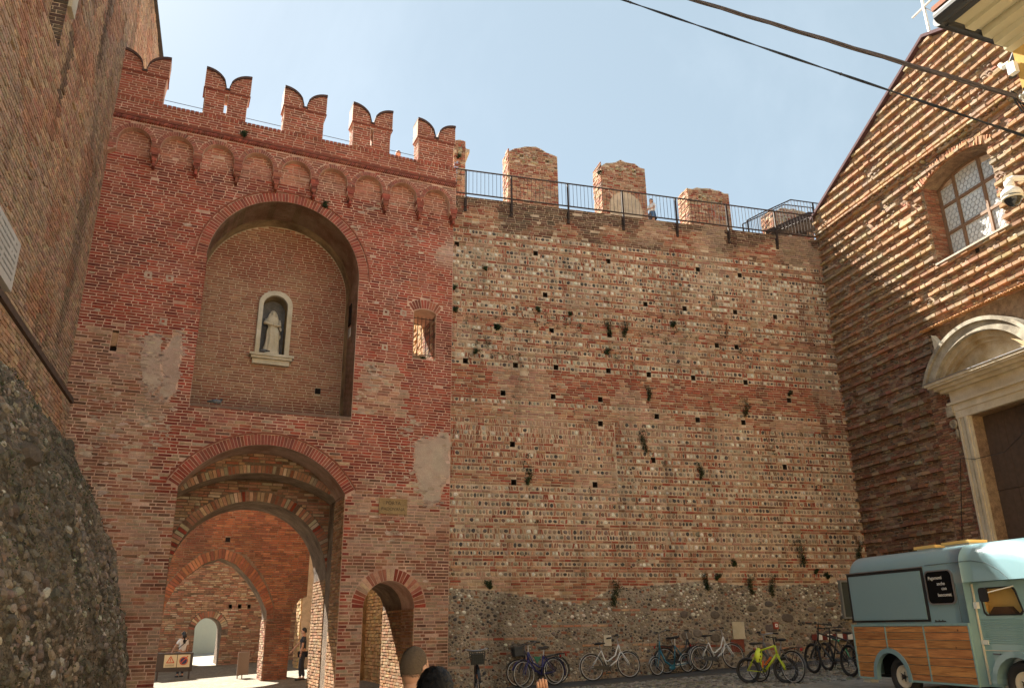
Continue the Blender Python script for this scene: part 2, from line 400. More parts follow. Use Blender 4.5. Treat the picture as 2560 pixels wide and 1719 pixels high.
exD = [(5.56, -.6), (5.56, 2.05), (5.83, 2.05)]+arc(4.985, 2.05, .84, 0, 180, 16)+[(4.14, 2.05), (4.41, 2.05), (4.41, -.6)]
opW = [(5.93, 7.85), (5.93, 9.08)]+arc(5.64, 8.66, .51, 55, 125, 8)+[(5.35, 9.08), (5.35, 7.85)]
exW = [(5.93, 7.85), (5.93, 9.05), (6.1, 9.3)]+arc(5.64, 8.66, .75, 52, 128, 8)+[(5.18, 9.3), (5.35, 9.05), (5.35, 7.85)]
slot = rect(-1.25, -1.12, 7.2, 7.67)
plq = rect(4.68, 5.3, 4.09, 4.4)
pl1 = [(-.05, 7.66), (.1, 7.72), (.17, 7.3), (.12, 6.9), (.16, 6.55), (-.02, 6.2), (-.2, 6.35), (-.12, 6.8), (-.25, 7.2)]
pl2 = [(5.47, 5.75), (5.6, 5.82), (6.0, 5.9), (6.1, 6.05), (6.33, 5.98), (6.33, 4.9), (6.2, 4.8), (6.1, 4.45), (5.95, 4.3), (5.75, 4.35), (5.6, 4.75), (5.47, 5.2)]
pl3 = [(-.6, 7.62), (-.3, 7.68), (-.27, 7.2), (-.15, 6.7), (-.3, 6.3), (-.5, 6.6), (-.62, 7.1)]
mb = MB(); prism(mb, G, [rect(uL, uR, -.9, 12.7), opA, opN, opD, opW, slot], 0, 1.0)
mb.build('wall_core', MRR, gate)
mb = MB()
stn_i = [(1.885, 7.93), (1.885, 9.22)]+arc(2.18, 9.22, .295, 180, 0, 16, .29)+[(2.475, 9.22), (2.475, 7.93)]
sides(mb, G, opN, .0012, 1.4); sides(mb, G, stn_i, 1.4, 1.8)
mb2 = MB(); sheet(mb2, G, [opN, stn_i], 1.4); mb2.build('niche_back_wall', MR, gate)
soff = mb.build('niche_lining', PLO, gate)
mb = MB()   # body over the passage behind the front wall, open over the courtyard on the right
prism(mb, G, [rect(uL, 4.4, 6.4, 12.7)], 1.85, 3.2); mb.build('upper_core', MRR, gate)
items = bricks(G, [rect(uL, uR, -.6, 12.72), exA, exN, exD, exW, slot, plq, pl1, pl2, pl3], -.6, 12.7, gcol, miss=.004, j=.0145, proud=.005)
ringc = lambda u, z: jit(mixc(ch(RED), (.30, .13, .1), .35 if z > 5 else .15), .2)
it2 = vous(G, 2.17, 9.68, 1.765, 1.985, 0, 180, ringc) + vous(G, 2.15, 3.43, 2.02, 2.25, 149.5, 30.5, ringc, th=.07)
it2 += vous(G, 4.985, 2.05, .58, .83, 0, 180, lambda u, z: jit(ch(RED[:2]+BUF[:4]), .2), th=.085)
it2 += vous(G, 5.64, 8.66, .53, .75, 54, 126, ringc, th=.07)
emit(items, 'brick', BRG, gate, 300, 'small_bricks')
emit(it2, 'voussoir', BR, gate, 300, 'small_voussoirs')
mb = MB()   # thin label course over the niche and the arch
for cu, cz, r, a0, a1 in ((2.17, 9.68, 2.0, 0, 180), (2.15, 3.43, 2.265, 150, 30)):
    A = arc(cu, cz, r, a0, a1, 40); B = arc(cu, cz, r+.03, a0, a1, 40); prism(mb, G, [A+B[::-1]], -.03, .003, (.26, .09, .06))
mb.build('label_moulding', BR, gate)
# niche back wall bricks and the statue niche
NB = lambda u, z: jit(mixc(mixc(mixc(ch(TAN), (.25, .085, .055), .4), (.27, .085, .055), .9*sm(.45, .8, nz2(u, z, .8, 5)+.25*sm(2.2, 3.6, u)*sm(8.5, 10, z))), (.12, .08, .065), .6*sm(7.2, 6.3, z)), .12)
stn_o = [(1.78, 7.93), (1.78, 9.25)]+arc(2.185, 9.25, .405, 180, 0, 16, .38)+[(2.59, 9.25), (2.59, 7.93)]
stn_i = [(1.885, 7.93), (1.885, 9.22)]+arc(2.18, 9.22, .295, 180, 0, 16, .29)+[(2.475, 9.22), (2.475, 7.93)]
puN = rect(3.3, 3.43, 7.1, 7.24)
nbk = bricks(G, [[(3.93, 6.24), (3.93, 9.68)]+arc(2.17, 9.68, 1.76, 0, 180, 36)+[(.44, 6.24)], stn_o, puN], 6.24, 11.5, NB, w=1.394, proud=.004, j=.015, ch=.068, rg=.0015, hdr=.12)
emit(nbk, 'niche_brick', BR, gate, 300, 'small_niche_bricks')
mb = MB(); box(mb, G, 3.3, 3.43, 7.1, 7.24, 1.37, 1.39, (.012, .01, .01)); mb.build('putlog_hole_shade', BR, gate)  # near-black plate painted as the dark of a hole, no recess
mb = MB(); prism(mb, G, [stn_o+stn_i[::-1]], 1.30, 1.42); mb.build('niche_surround', LIME, gate, label='pale stone surround of the statue niche')
mb = MB(); prism(mb, G, [rect(1.66, 2.70, 7.87, 7.93)], 1.16, 1.4); prism(mb, G, [rect(1.70, 2.66, 7.81, 7.87)], 1.2, 1.4); prism(mb, G, [rect(1.74, 2.61, 7.69, 7.81)], 1.27, 1.4)
mb.build('niche_sill', LIME, gate)
mb = MB(); sheet(mb, G, [stn_i], 1.76); mb.build('niche_back', masonry('blue_grey_plaster', (.12, .125, .145), tint2=(.17, .165, .16), amt=.2, bump=.2), gate)
mb = MB(); box(mb, G, .46, 3.92, 6.17, 6.235, -.02, .1, (.2, .13, .1)); mb.build('niche_ledge', BR, gate)
mb = MB()
def jag(l, a=.055, st=.07):
    o = []
    for i in range(len(l)):
        p, q = l[i], l[(i+1) % len(l)]; n = max(1, int(math.dist(p, q)/st))
        for k in range(n): o.append((p[0]+(q[0]-p[0])*k/n+random.uniform(-a, a), p[1]+(q[1]-p[1])*k/n+random.uniform(-a, a)))
    return o
for _l in (pl1, pl2, pl3): mb = MB(); prism(mb, G, [jag(_l)], -.006, .002); mb.build('plaster_patch', PLA, gate)
mb = MB(); prism(mb, G, [plq], -.03, .01); prism(mb, G, [rect(4.66, 5.32, 4.07, 4.42), rect(4.69, 5.29, 4.1, 4.39)], -.04, -.028)
plaque = None
sm_ = MB()      # smears of old render and wide mortar over the weathered bricks
zones = [(-1.9, .15, 2.4, 7.6, 260), (-.5, .15, 5.2, 7.5, 60), (4.05, 5.2, 6.3, 7.6, 60), (4.9, 6.33, 3.6, 6.3, 90), (4.0, 6.33, .4, 4.3, 130), (2.8, 5.6, 10.6, 12.0, 50), (-1.9, 6.3, 7.6, 11.8, 40), (5.1, 5.9, 5.9, 6.9, 40)]
for pp in (pl1, pl2, pl3):      # crumbling render round the plaster patches
    for i in range(90):
        k = random.randrange(len(pp)); p, q = pp[k], pp[(k+1) % len(pp)]; t = R(); u = p[0]+(q[0]-p[0])*t+random.gauss(0, .07); z = p[1]+(q[1]-p[1])*t+random.gauss(0, .07)
        if u > uR-.15: continue
        rx, rz_ = random.uniform(.02, .1), random.uniform(.012, .035); m_ = 8
        prism(sm_, G, [[(u+rx*random.uniform(.5, 1.15)*math.cos(6.283*k/m_), z+rz_*random.uniform(.5, 1.2)*math.sin(6.283*k/m_)) for k in range(m_)]], -.009, .0, jit((.40, .29, .235), .1))
for a, b, c_, d_, n in zones:
    for i in range(n):
        u, z = random.uniform(a, b), random.uniform(c_, d_)
        if nz2(u, z, 1.1, 44) < .5 or any(spans([q], z) and any(x0-.08 < u < x1+.08 for x0, x1 in spans([q], z)) for q in (exA, exN, exD, exW)): continue
        rx, rz_ = random.uniform(.03, .14), random.uniform(.012, .045); m_ = random.randint(7, 11)
        l = [(min(max(u+rx*random.uniform(.5, 1.15)*math.cos(6.283*k/m_), uL+.01), uR-.01), z+rz_*random.uniform(.5, 1.2)*math.sin(6.283*k/m_)) for k in range(m_)]
        prism(sm_, G, [l], -.008, .0, jit(ch([(.46, .35, .27), (.42, .32, .24), (.5, .38, .31)]), .12))
sm_.build('mortar_smears', BRG, gate, kind='stuff')
plaque = mb.build('stone_plaque', masonry('yellow_stone', (.36, .25, .13), tint2=(.3, .2, .1), amt=.15, bump=.4), gate, label='small yellowish stone plaque with worn lettering')
def text(s, pl, u, z, w_, size, mat, name, parent, ext=.004, fl=1, ls=1):
    cu = bpy.data.curves.new(name, 'FONT'); cu.body = s; cu.size = size; cu.extrude = ext; cu.align_x = 'CENTER'; cu.align_y = 'CENTER'; cu.space_line = ls
    o = bpy.data.objects.new(name, cu); sc.collection.objects.link(o)
    mt = Matrix.Identity(4)
    for i in range(3): mt[i][0] = pl.d[i]; mt[i][1] = (0, 0, 1)[i]; mt[i][2] = -pl.n[i]
    mt.translation = pl.pt(u, z, w_); dg = bpy.context.evaluated_depsgraph_get(); me = bpy.data.meshes.new_from_object(o.evaluated_get(dg))
    bpy.data.objects.remove(o); me.transform(mt); me.materials.clear(); me.materials.append(mat)
    o = bpy.data.objects.new(name, me); sc.collection.objects.link(o); o.parent = parent
    if parent is not None: o.matrix_parent_inverse = basis(parent).inverted()
    return o
DKT = plain('dark_incised_letter', (.09, .06, .035), .9)
text('PORTA', G, 4.99, 4.315, -.032, .11, DKT, 'lettering', gate, .002)
text('PADOVANA', G, 4.99, 4.18, -.032, .1, DKT, 'lettering', gate, .002)
mb = MB(); box(mb, G, -1.25, -1.12, 7.2, 7.68, .12, .14, (.02, .014, .012)); box(mb, G, -1.25, -1.12, 7.33, 7.62, .03, .115, (.36, .22, .13)); mb.build('wall_slot', BR, gate)
mb = MB(); box(mb, G, 5.3, 5.98, 7.6, 8.2, .75, .95, (.22, .17, .12)); box(mb, G, 4.5, 5.99, 9.25, 9.35, 1.002, 1.35, (.2, .15, .1)); mb.build('window_parapet_and_sun_slab', BR, gate)  # upper slab is added behind the window to block the sun
SQ = [(-.73, 9.02), (-.29, 9.02), (-.3, 7.99), (4.64, 8.94), (5.08, 8.98), (4.65, 8.03)]
mb = MB(); box(mb, G, 3.905, 3.932, 8.75, 9.3, .6, .85, (.03, .022, .018)); mb.build('reveal_slot_shade_plate', BR, gate); mb = MB(); box(mb, G, 3.91, 3.932, 8.42, 8.66, .62, .82, (.5, .48, .45)); mb.build('pale_stone', BR, gate)  # slot is a near-black plate painted as a dark opening, not cut
for u_, z_ in SQ:
    mb = MB(); q_ = .075; prism(mb, G, [jag(rect(u_-q_, u_+q_, z_-q_, z_+q_), .012, .04), rect(u_-.03, u_+.03, z_-.035, z_+.035)], -.010, .0); mb.build('plaster_ring', PLA, gate)
# window grille
mb = MB()
for i in range(6): bar(mb, G.pt(5.39+i*.105, 7.95, .12), G.pt(5.39+i*.105, 9.0, .12), .009, 5)
for z in (8.0, 8.95): bar(mb, G.pt(5.35, z, .12), G.pt(5.93, z, .12), .012, 5)
mb.build('window_grille', IRON, gate)
# frieze of blind arches, cord, parapet (plane stands .18 m proud)
FW_ = -.18
holes = []; cent = [-1.41+.905*k for k in range(9)]
for c in cent: holes.append([(c+.355, 11.5), (c+.355, 12.17)]+arc(c, 12.17, .355, 0, 180, 12)+[(c-.355, 11.5)])
mb = MB(); fr = [(uL, 13.26), (uR, 13.26), (uR, 11.78)]
P = [(uR, 11.74)]
for c in cent[::-1]:
    P += [(min(c+.355, uR-.02), 11.92), (c+.355, 12.17)]+arc(c, 12.17, .355, 0, 180, 12)+[(c-.355, 11.92)]
    P += [(c-.43, 11.72), (c-.47, 11.72)] if c > cent[0] else []
loopF = [(uL, 13.26), (uL, 11.8)]+P[::-1]+[(uR, 13.26)]
prism(mb, G, [loopF], FW_, .01); mb.build('frieze_core', MRR, gate)
exF = []
for c in cent: exF.append([(c+.355, 11.5), (c+.355, 12.17), (c+.47, 12.17)]+arc(c, 12.17, .452, 0, 180, 12)+[(c-.355, 12.17), (c-.355, 11.5)])
fcol = lambda u, z: jit(mixc(ch(RED), (.34, .2, .15), .15+.5*sm(.45, .8, nz2(u, z, 1.3, 8))), .16)
fb = bricks(G, [loopF] + [e for e in exF], 12.2, 13.2, lambda u, z: None if 12.66 < z < 12.86 else (fcol(u, z) if z < 12.8 else jit(mixc(ch(RED), (.3, .12, .08), .3), .16)), w=FW_, ch=.066, hdr=.2, j=.015, proud=.006)
fb += bricks(G, [loopF], 11.75, 12.2, fcol, w=FW_, ch=.07)
for c in cent: fb += vous(G, c, 12.17, .36, .455, 0, 180, lambda u, z: jit(mixc(ch(RED), (.34, .2, .16), .35), .2), w=FW_, th=.05)
for k in range(int((uR-uL)/.1)):   # coping course on edge between merlons
    fb.append(blk(G, uL+k*.1+.008, uL+k*.1+.092, 13.2, 13.29, jit(mixc(ch(RED), (.3, .15, .1), .3)), w=FW_, proud=.02))
emit(fb, 'frieze_brick', BR, gate, 300, 'small_frieze_bricks')
mb = MB(); pr = .1
for c in [x-.4525 for x in cent[1:]]+[uR-.06]:
    for k, (hw, z) in enumerate(((.1, 12.1), (.1, 12.03), (.075, 11.96), (.075, 11.89), (.05, 11.82), (.03, 11.75), (.03, 11.68))):
        box(mb, G, c-hw, c+hw, z-.06, z, -.19-.012*k % .03, -.0, jit(mixc(ch(RED), (.25, .13, .1), .3), .2))
mb.build('corbel', BR, gate)
mb = MB(); N = 170
for k in range(N):     # twisted cord moulding
    u = uL+(uR-uL)*(k+.5)/N; hw = (uR-uL)/N*.42
    P = [G.pt(u-hw+a, z, FW_+b) for a, z, b in ((-.02, 12.68, .01), (2*hw-.02, 12.68, .01), (2*hw+.04, 12.79, .01), (.04, 12.79, .01), (0, 12.70, -.06), (2*hw-.01, 12.70, -.06), (2*hw+.02, 12.77, -.06), (.02, 12.77, -.06))]
    mb.add(P, [(4, 5, 6, 7), (0, 1, 5, 4), (1, 2, 6, 5), (2, 3, 7, 6), (3, 0, 4, 7)], jit(mixc(ch(RED), (.25, .13, .1), .3), .25))
box(mb, G, uL, uR, 12.8, 12.855, FW_-.035, FW_+.02, (.2, .07, .05)); mb.build('cord_moulding', BR, gate)
mb = MB(); prism(mb, G, [rect(uL, uR, 12.7, 13.255)], FW_+.46, FW_+.47); mb.build('parapet_back', MRR, gate)
mb = MB(); box(mb, G, uL, uR, 12.69, 12.71, 0, 3.2); mb.build('walkway', MRR, gate)
def merlon(u0, wd, slit=False, right=True):
    u1 = u0+wd; um = (u0+u1)/2; zb = 13.26; zt = 14.12; e = .05; TK = .42
    L = [(u1, zb), (u1, 13.72), (u1+e*.4, 13.95), (u1+e, 14.05), (u1+e, 14.56)]
    hw = wd/2+e-.03; L += [(um+.03+hw*t, zt+.46*math.sqrt(max(0, 1-(1-t)**2)) if 0 else zt+.46*math.sqrt(max(0, 1-(t-1)**2))) for t in [1-i/10 for i in range(11)]]
    L += [(um-.03-hw*t, zt+.46*math.sqrt(max(0, 1-(t-1)**2))) for t in [i/10 for i in range(11)]]
    L += [(u0-e, 14.05), (u0-e*.4, 13.95), (u0, 13.72), (u0, zb)]
    hs = [rect(um-.035, um+.035, 13.42, 13.92)] if slit else []
    m = thing('merlon', '', ''); del m['label']; del m['category']; m.parent = gate; m.matrix_parent_inverse = basis(gate).inverted(); m.location = G.pt(um, 13.26, FW_)
    mb = MB(); prism(mb, G, [L]+hs, FW_, FW_+TK)
    o = mb.build('core', MRR, m)
    it = bricks(G, [L]+hs, zb+.03, 14.6, lambda u, z: jit(mixc(mixc(ch(RED), (.33, .16, .1), .25), (.2, .12, .09), .4*sm(14, 14.6, z)), .17), w=FW_, ch=.066, hdr=.3, j=.015, proud=.006)
    sp = Pl(-24, G.pt(u0-.003, 0, FW_)); sp.n = G.d
    it += bricks(sp, [rect(0, TK, zb, 14.0)], zb, 14.0, lambda u, z: jit(ch(BUF+TAN), .15), ch=.066, proud=.012)
    emit(it, 'brick', BR, m, 90, 'small_bricks')
    mb = MB(); cl = [(u1+e, 14.56)]+L[5:27]+[(u0-e, 14.56)]
    cl = L[5:16]; cl2 = L[16:27]
    for q in (cl, cl2):
        Pp = []
        for i, (a, b) in enumerate(q):
            for dz, ww in ((-.04, -.04), (.025, -.04), (.025, TK+.03), (-.04, TK+.03)): Pp.append(G.pt(a, b+dz, FW_+ww))
        F = [(4*i+k, 4*i+(k+1) % 4, 4*i+4+(k+1) % 4, 4*i+4+k) for i in range(len(q)-1) for k in range(4)]+[(0, 1, 2, 3), tuple(4*(len(q)-1)+k for k in range(4))]
        mb.add(Pp, F, (.085, .05, .045))
    box(mb, G, um-.06, um+.06, zt-.05, zt+.0, FW_-.03, FW_+TK, (.085, .05, .045)); box(mb, G, u0-e-.01, u1+e+.01, 14.0, 14.03, FW_-.022, FW_+TK, (.2, .07, .05))
    mb.build('coping', BR, m)
for a, s in ((-1.93, 0), (-.07, 1), (1.8, 0), (3.54, 1), (5.3, 0)): merlon(a, .97, bool(s))
mb = MB()
for a, b in ((-.95, -.07), (.9, 1.8), (2.77, 3.54), (4.51, 5.3)):
    for z in (13.50, 13.63): bar(mb, G.pt(a, z, .15), G.pt(b, z-.01, .15), .007, 4)
wr = mb.build('wire_rail', IRON); tag(wr, 'pair of thin wires strung between the swallowtail merlons', 'wire rail')
# ------------------------------------------------------------------ passage, courtyard behind the gate
mb = MB()
sides(mb, G, opA, .0, 1.0); opB = arc(2.2, 1.93, 3.07, 123.3, 56.7, 24)
lun = [p for p in archA]+[(3.89, 4.45)]
# lunette plate at w=1 between the front arch and the segmental arch
lb = arc(2.2, 1.93, 3.07, 123.6, 56.4, 24)
fullA = arc(2.15, 3.43, 2.06, 150, 30, 30)
pB = [(.40, 4.47)]+fullA[1:-1]+[(3.92, 4.47)]+lb[::-1]
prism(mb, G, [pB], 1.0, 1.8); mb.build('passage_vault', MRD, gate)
cb = bricks(G, [fullA+[(3.95, 4.7)]+arc(2.2, 1.93, 3.26, 57, 123, 24)[0:]], 4.6, 5.6, lambda u, z: jit(ch(TAN+BUF), .2), w=1.0, ch=.07)
cb += vous(G, 2.2, 1.93, 3.08, 3.25, 123, 57, lambda u, z: jit(ch(TAN+BUF+[(.36, .3, .22)]*3), .2), w=1.0, th=.08)
opC = [(3.93, -.6), (3.93, 2.75)]+arc(2.2, 2.75, 1.73, 0, 180, 30)+[(.47, -.6)]
exC = [(3.93, -.6), (3.93, 2.75), (4.15, 2.75)]+arc(2.2, 2.75, 1.95, 0, 180, 30)+[(.47, 2.75), (.47, -.6)]
mb = MB(); prism(mb, G, [rect(uL, 4.4, -.9, 6.4), opC], 1.8, 3.3)
box(mb, G, uL, .43, -.6, 6.4, 1.0005, 1.7995); box(mb, G, 3.93, 4.4, -.6, 6.4, 1.0005, 1.7995)
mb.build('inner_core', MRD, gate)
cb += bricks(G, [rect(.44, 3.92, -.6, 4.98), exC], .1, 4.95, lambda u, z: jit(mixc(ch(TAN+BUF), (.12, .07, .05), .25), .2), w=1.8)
cb += vous(G, 2.2, 2.75, 1.735, 1.95, 0, 180, lambda u, z: jit(ch(TAN+BUF+[(.36, .3, .22)]*2+RED[:2]), .2), w=1.8, th=.085)
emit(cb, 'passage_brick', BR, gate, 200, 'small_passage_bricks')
# right jambs (faces that look left) of the passage and doorway
def facing_left(u, w0, w1, z0, z1, cf, name, parent, keep=60, loops=None, **k):
    sp = Pl(-24, G.pt(u, 0, w0)); sp.n = G.d
    it = bricks(sp, loops or [rect(0, w1-w0, z0, z1)], z0, z1, cf, **k); emit(it, name, BR, parent, keep, 'small_'+name+'s')
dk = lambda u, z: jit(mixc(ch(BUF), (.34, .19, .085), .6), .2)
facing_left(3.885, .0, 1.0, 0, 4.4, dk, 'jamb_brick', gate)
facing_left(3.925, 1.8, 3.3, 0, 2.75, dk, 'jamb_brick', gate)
mb = MB(); prism(mb, G, [rect(4.405, uR, -.9, 7.4), opD], 1.001, 2.6); mb.build('side_core', MRD, gate)
facing_left(5.555, .0, 2.6, 0, 2.05, dk, 'jamb_brick', gate, 30)
facing_left(5.925, .0, 1.0, 7.85, 9.05, lambda u, z: jit(mixc(ch(BUF), (.12, .1, .07), .3), .2), 'jamb_brick', gate, 20)
# courtyard walls
court = thing('courtyard_wall', 'orange brick wall with pointed arch seen through the gate passage', 'wall', G.pt(2, .15, 9))
opDp = [(3.62, -.4), (3.62, 1.95)]+[(3.62-.02, 2.2), (3.5, 2.45), (3.31, 2.75), (3.02, 3.13), (2.56, 3.57), (2.12, 3.75), (1.64, 3.58), (1.19, 3.2), (.91, 2.88), (.7, 2.4), (.62, 1.95), (.62, -.4)]
exDp = [(3.62, -.4), (3.62, 1.95), (3.84, 1.95), (3.8, 2.4), (3.6, 2.85), (3.39, 3.23), (2.86, 3.82), (2.14, 4.06), (1.48, 3.85), (.92, 3.3), (.62, 2.95), (.45, 2.4), (.4, 1.95), (.62, 1.95), (.62, -.4)]
opR = [(4.8, 2.62), (4.6, 2.55), (4.43, 2.3), (4.36, 2.0), (4.36, -.4), (4.8, -.4)]
mb = MB()
ouR = [(uL, -.9), (4.36, -.9), (4.36, 2.0), (4.43, 2.3), (4.6, 2.55), (4.8, 2.62), (4.8, 6.9), (uL, 6.9)]
prism(mb, G, [ouR, opDp], 9.0, 10.1); mb.build('core', MRD, court)
oc = lambda u, z: jit(mixc(ch(ORG), (.11, .055, .04), .25+.5*sm(.4, .8, nz2(u, z, .7, 2))), .18)
it = bricks(G, [ouR, exDp, rect(2.18, 2.32, 4.24, 4.38)], .0, 6.8, oc, w=9.0)
def ringpoly(a, b, cf, w_, th=.085):     # bricks between two matching polylines
    out = []
    for i in range(len(a)-1):
        A, B, Cc, D = Vector(a[i]), Vector(a[i+1]), Vector(b[i+1]), Vector(b[i]); n = max(1, int((B-A).length/th))
        for k in range(n):
            t0, t1 = (k+.08)/n, (k+.92)/n; q = [A.lerp(B, t0), A.lerp(B, t1), D.lerp(Cc, t1), D.lerp(Cc, t0)]
            out.append(([G.pt(p.x, p.y, w_-.025) for p in q]+[G.pt(p.x, p.y, w_+.004) for p in q], [(0, 1, 2, 3), (0, 4, 5, 1), (1, 5, 6, 2), (2, 6, 7, 3), (3, 7, 4, 0)], cf(0, 0)))
    return out
it += ringpoly([(3.62, 1.95), (3.6, 2.2), (3.31, 2.75), (3.02, 3.13), (2.56, 3.57), (2.12, 3.75), (1.64, 3.58), (1.19, 3.2), (.91, 2.88), (.7, 2.4), (.62, 1.95)],
               [(3.82, 1.95), (3.8, 2.3), (3.53, 2.9), (3.2, 3.38), (2.68, 3.86), (2.12, 4.05), (1.5, 3.84), (1.0, 3.4), (.7, 3.0), (.48, 2.45), (.41, 1.95)], oc, 9.0)
emit(it, 'brick', BR, court, 300, 'small_bricks')
facing_left(3.615, 9, 10.1, 0, 1.95, lambda u, z: jit(ch(BUF+TAN), .2), 'jamb_brick', court, 60)
mb = MB(); box(mb, G, 2.18, 2.32, 4.24, 4.38, 8.995, 9.0, (.012, .01, .01)); mb.build('putlog_hole_shade', BR, court)  # hole is only a near-black plate, its darkness painted on
side = thing('courtyard_side_wall', 'sunlit rubble brick wall along the right of the gate courtyard', 'wall', G.pt(6, .1, 8))
mb = MB(); box(mb, G, 6.0, 6.34, -.6, 12.6, 1.002, 20); box(mb, G, 5.1, 5.998, -.6, 7.5, 5.9, 6.4)  # second box is a cross wall added to shade the side wall
mb.build('core', masonry('ochre_rubble', (.34, .21, .10), tint2=(.24, .15, .07), amt=.3, sc1=6, bump=.9, dist=.03), side)
facing_left(5.995, 1.0, 19, -.2, 12.5, lambda u, z: jit(mixc(ch(BUF+TAN), (.55, .34, .14), .7), .2), 'brick', side, 200, bl=(.18, .3), ch=.09, proud=.03, rg=.008)
for w0, u0_ in ((10.4, 5.55), (12.6, 5.3)):
    mb = MB(); box(mb, G, u0_, 5.99, -.3, 6.0, w0, w0+.9); mb.build('pier', MR, side)
    facing_left(u0_-.004, w0, w0+.9, 0, 5.9, lambda u, z: jit(mixc(ch(BUF+TAN), (.55, .36, .16), .6), .2), 'pier_brick', side, 40, ch=.12, proud=.04, rg=.01)
lw = thing('courtyard_far_wall', 'far buff brick wall with small round arch at back of the courtyard', 'wall', G.pt(2, .35, 17))
opF = [(2.98, -.2), (3.02, 1.5)]+arc(2.53, 1.65, .5, 10, 170, 14)+[(2.05, 1.5), (2.05, -.2)]
exFf = [(2.98, -.2), (3.02, 1.5), (3.25, 1.5)]+arc(2.53, 1.65, .74, 5, 175, 14)+[(1.8, 1.5), (2.05, 1.5), (2.05, -.2)]
hF = [rect(a, a+.12, 2.48, 2.62) for a in (3.21, 3.56, 3.92)]
mb = MB(); prism(mb, G, [rect(-4, 6.0, -.3, 6.1), opF]+hF, 17, 19); mb.build('core', MRD, lw)
it = bricks(G, [rect(-3, 5.99, -.3, 6.1), exFf]+hF, .2, 6.05, lambda u, z: jit(mixc(ch(BUF+TAN), (.2, .14, .09), .4*nz2(u, z, .6, 6)), .18), w=17)
it += vous(G, 2.53, 1.65, .51, .73, 5, 175, lambda u, z: jit(ch(BUF), .2), w=17, th=.09)
emit(it, 'brick', BR, lw, 300, 'small_bricks')
mb = MB(); box(mb, G, 1.2, 3.6, -.5, 3.2, 26, 26.3); hs = mb.build('pale_house', plain('pale_green_render', (.34, .37, .32), .9)); tag(hs, 'pale green rendered house wall beyond the small far arch', 'house')
# ------------------------------------------------------------------ curtain wall
cw = thing('curtain_wall', 'long brick and cobble town wall between gate and church', 'wall', W.pt(5, .5))
HOL = [(0.2, 11.29), (2.4, 11.27), (4.53, 11.27), (7.31, 11.32), (8.66, 11.28), (2.64, 10.06), (5.57, 10.07), (6.77, 10.05), (8.37, 10.09), (9.67, 10.06), (1.28, 9.03), (2.79, 9.05), (4.44, 9.06), (7.67, 9.02), (8.29, 9.02), (0.46, 8.03), (1.78, 8.01), (2.88, 8.03), (4.35, 8.04), (5.52, 8.01), (6.84, 8.01), (8.45, 7.99), (1.44, 7.24), (2.78, 7.23), (4.08, 7.23), (5.66, 6.86), (6.86, 6.83), (8.24, 6.83), (4.05, 6.58), (1.67, 5.93), (5.47, 5.68), (9.36, 5.65), (1.69, 4.98), (3.82, 4.99), (9.77, 7.55)]
hl = [rect(a-.065, a+.065, b-.075, b+.065) for a, b in HOL]
WR = 11.56; top = 12.76
mb = MB(); sheet(mb, W, [[(-.02, -.5), (WR, -.5), (WR, 2.55), (10.4, 2.62), (9, 2.55), (7.8, 2.54), (6.5, 2.66), (5.3, 2.55), (4.1, 2.46), (3.3, 2.1), (2.4, 2.25), (1.2, 2.42), (-.02, 2.5)]], -.003); mb.build('rubble_footing', MRG, cw)
mb = MB(); sheet(mb, W, [rect(-.3, WR+.4, -.5, top)]+hl, 0)
HOLE_SHADE = masonry('hole_shade_dark', (.07, .05, .04), amt=.2, bump=.3)  # dark lining, the shade inside the holes is put into the colour
for h in hl: mh = MB(); sides(mh, W, h, 0, .7); sheet(mh, W, [h], .7); mh.build('putlog_hole_shade', HOLE_SHADE, cw)
box(mb, W, -.3, WR+.4, top-.4, top, .02, 3.2); mb.build('core', MRS, cw)
def wcol(u, z):
    n = nz2(u, z, .7, 13)
    pal = BUF+RED[:2]+TAN if z < 7.0 or z > 8.2 else BUF+RED+RED+ORG[:2]
    c = ch(pal); c = mixc(c, (.33, .14, .09), .3)
    if z > 11.75: c = mixc(c, (.07, .055, .045), .75*sm(.3, .7, nz2(u, z, 1.1, 17)+.35*sm(12.1, 12.7, z)))
    for (su, s0, s1) in ((9.0, 1.5, 8), (7.8, 9, 11.8), (10.7, 3, 12.7), (11.3, 3, 12.7)):
        if abs(u-su-.1*math.sin(z*3)) < .12 and s0 < z < s1: c = mixc(c, (.08, .06, .045), .5)
    if n > .66: c = mixc(c, (.48, .35, .26), .45)
    return jit(c, .18)
COB = [(.46, .42, .34), (.36, .3, .23), (.3, .25, .19), (.25, .21, .165), (.18, .15, .13), (.1, .085, .08), (.2, .13, .11), (.33, .27, .22), (.075, .07, .07), (.3, .22, .16)]
def ccol(wh=.1): return jit((.66, .63, .55) if R() < wh else ch(COB), .15)
br, cs = [], []
def inside(u, z, pad=.09): return any(abs(u-a) < pad and abs(z-b) < pad for a, b in HOL)
def row_cob(z, h, u0, u1, soldier=.4, wh=.12):
    u = u0
    while u < u1-.04:
        if R() < soldier:
            L = random.uniform(.035, .05)
            if u+L < u1 and not inside(u, z+h/2):
                br.append(blk(W, u, u+L, z+.008, z+h-.006, wcol(u, z), sk=random.uniform(-.25, .25), rg=.005)); u += L+.012
            else: u += L
        else:
            L = random.uniform(.055, .13)
            if u+L < u1 and not inside(u+L/2, z+h/2, .11): cs.append(cob(W, u+L/2, z+h/2, L*.47, h*random.uniform(.36, .47), ccol(wh*(2.2 if z > 10 else 1)), h=random.uniform(.012, .03)))
            u += L+.008
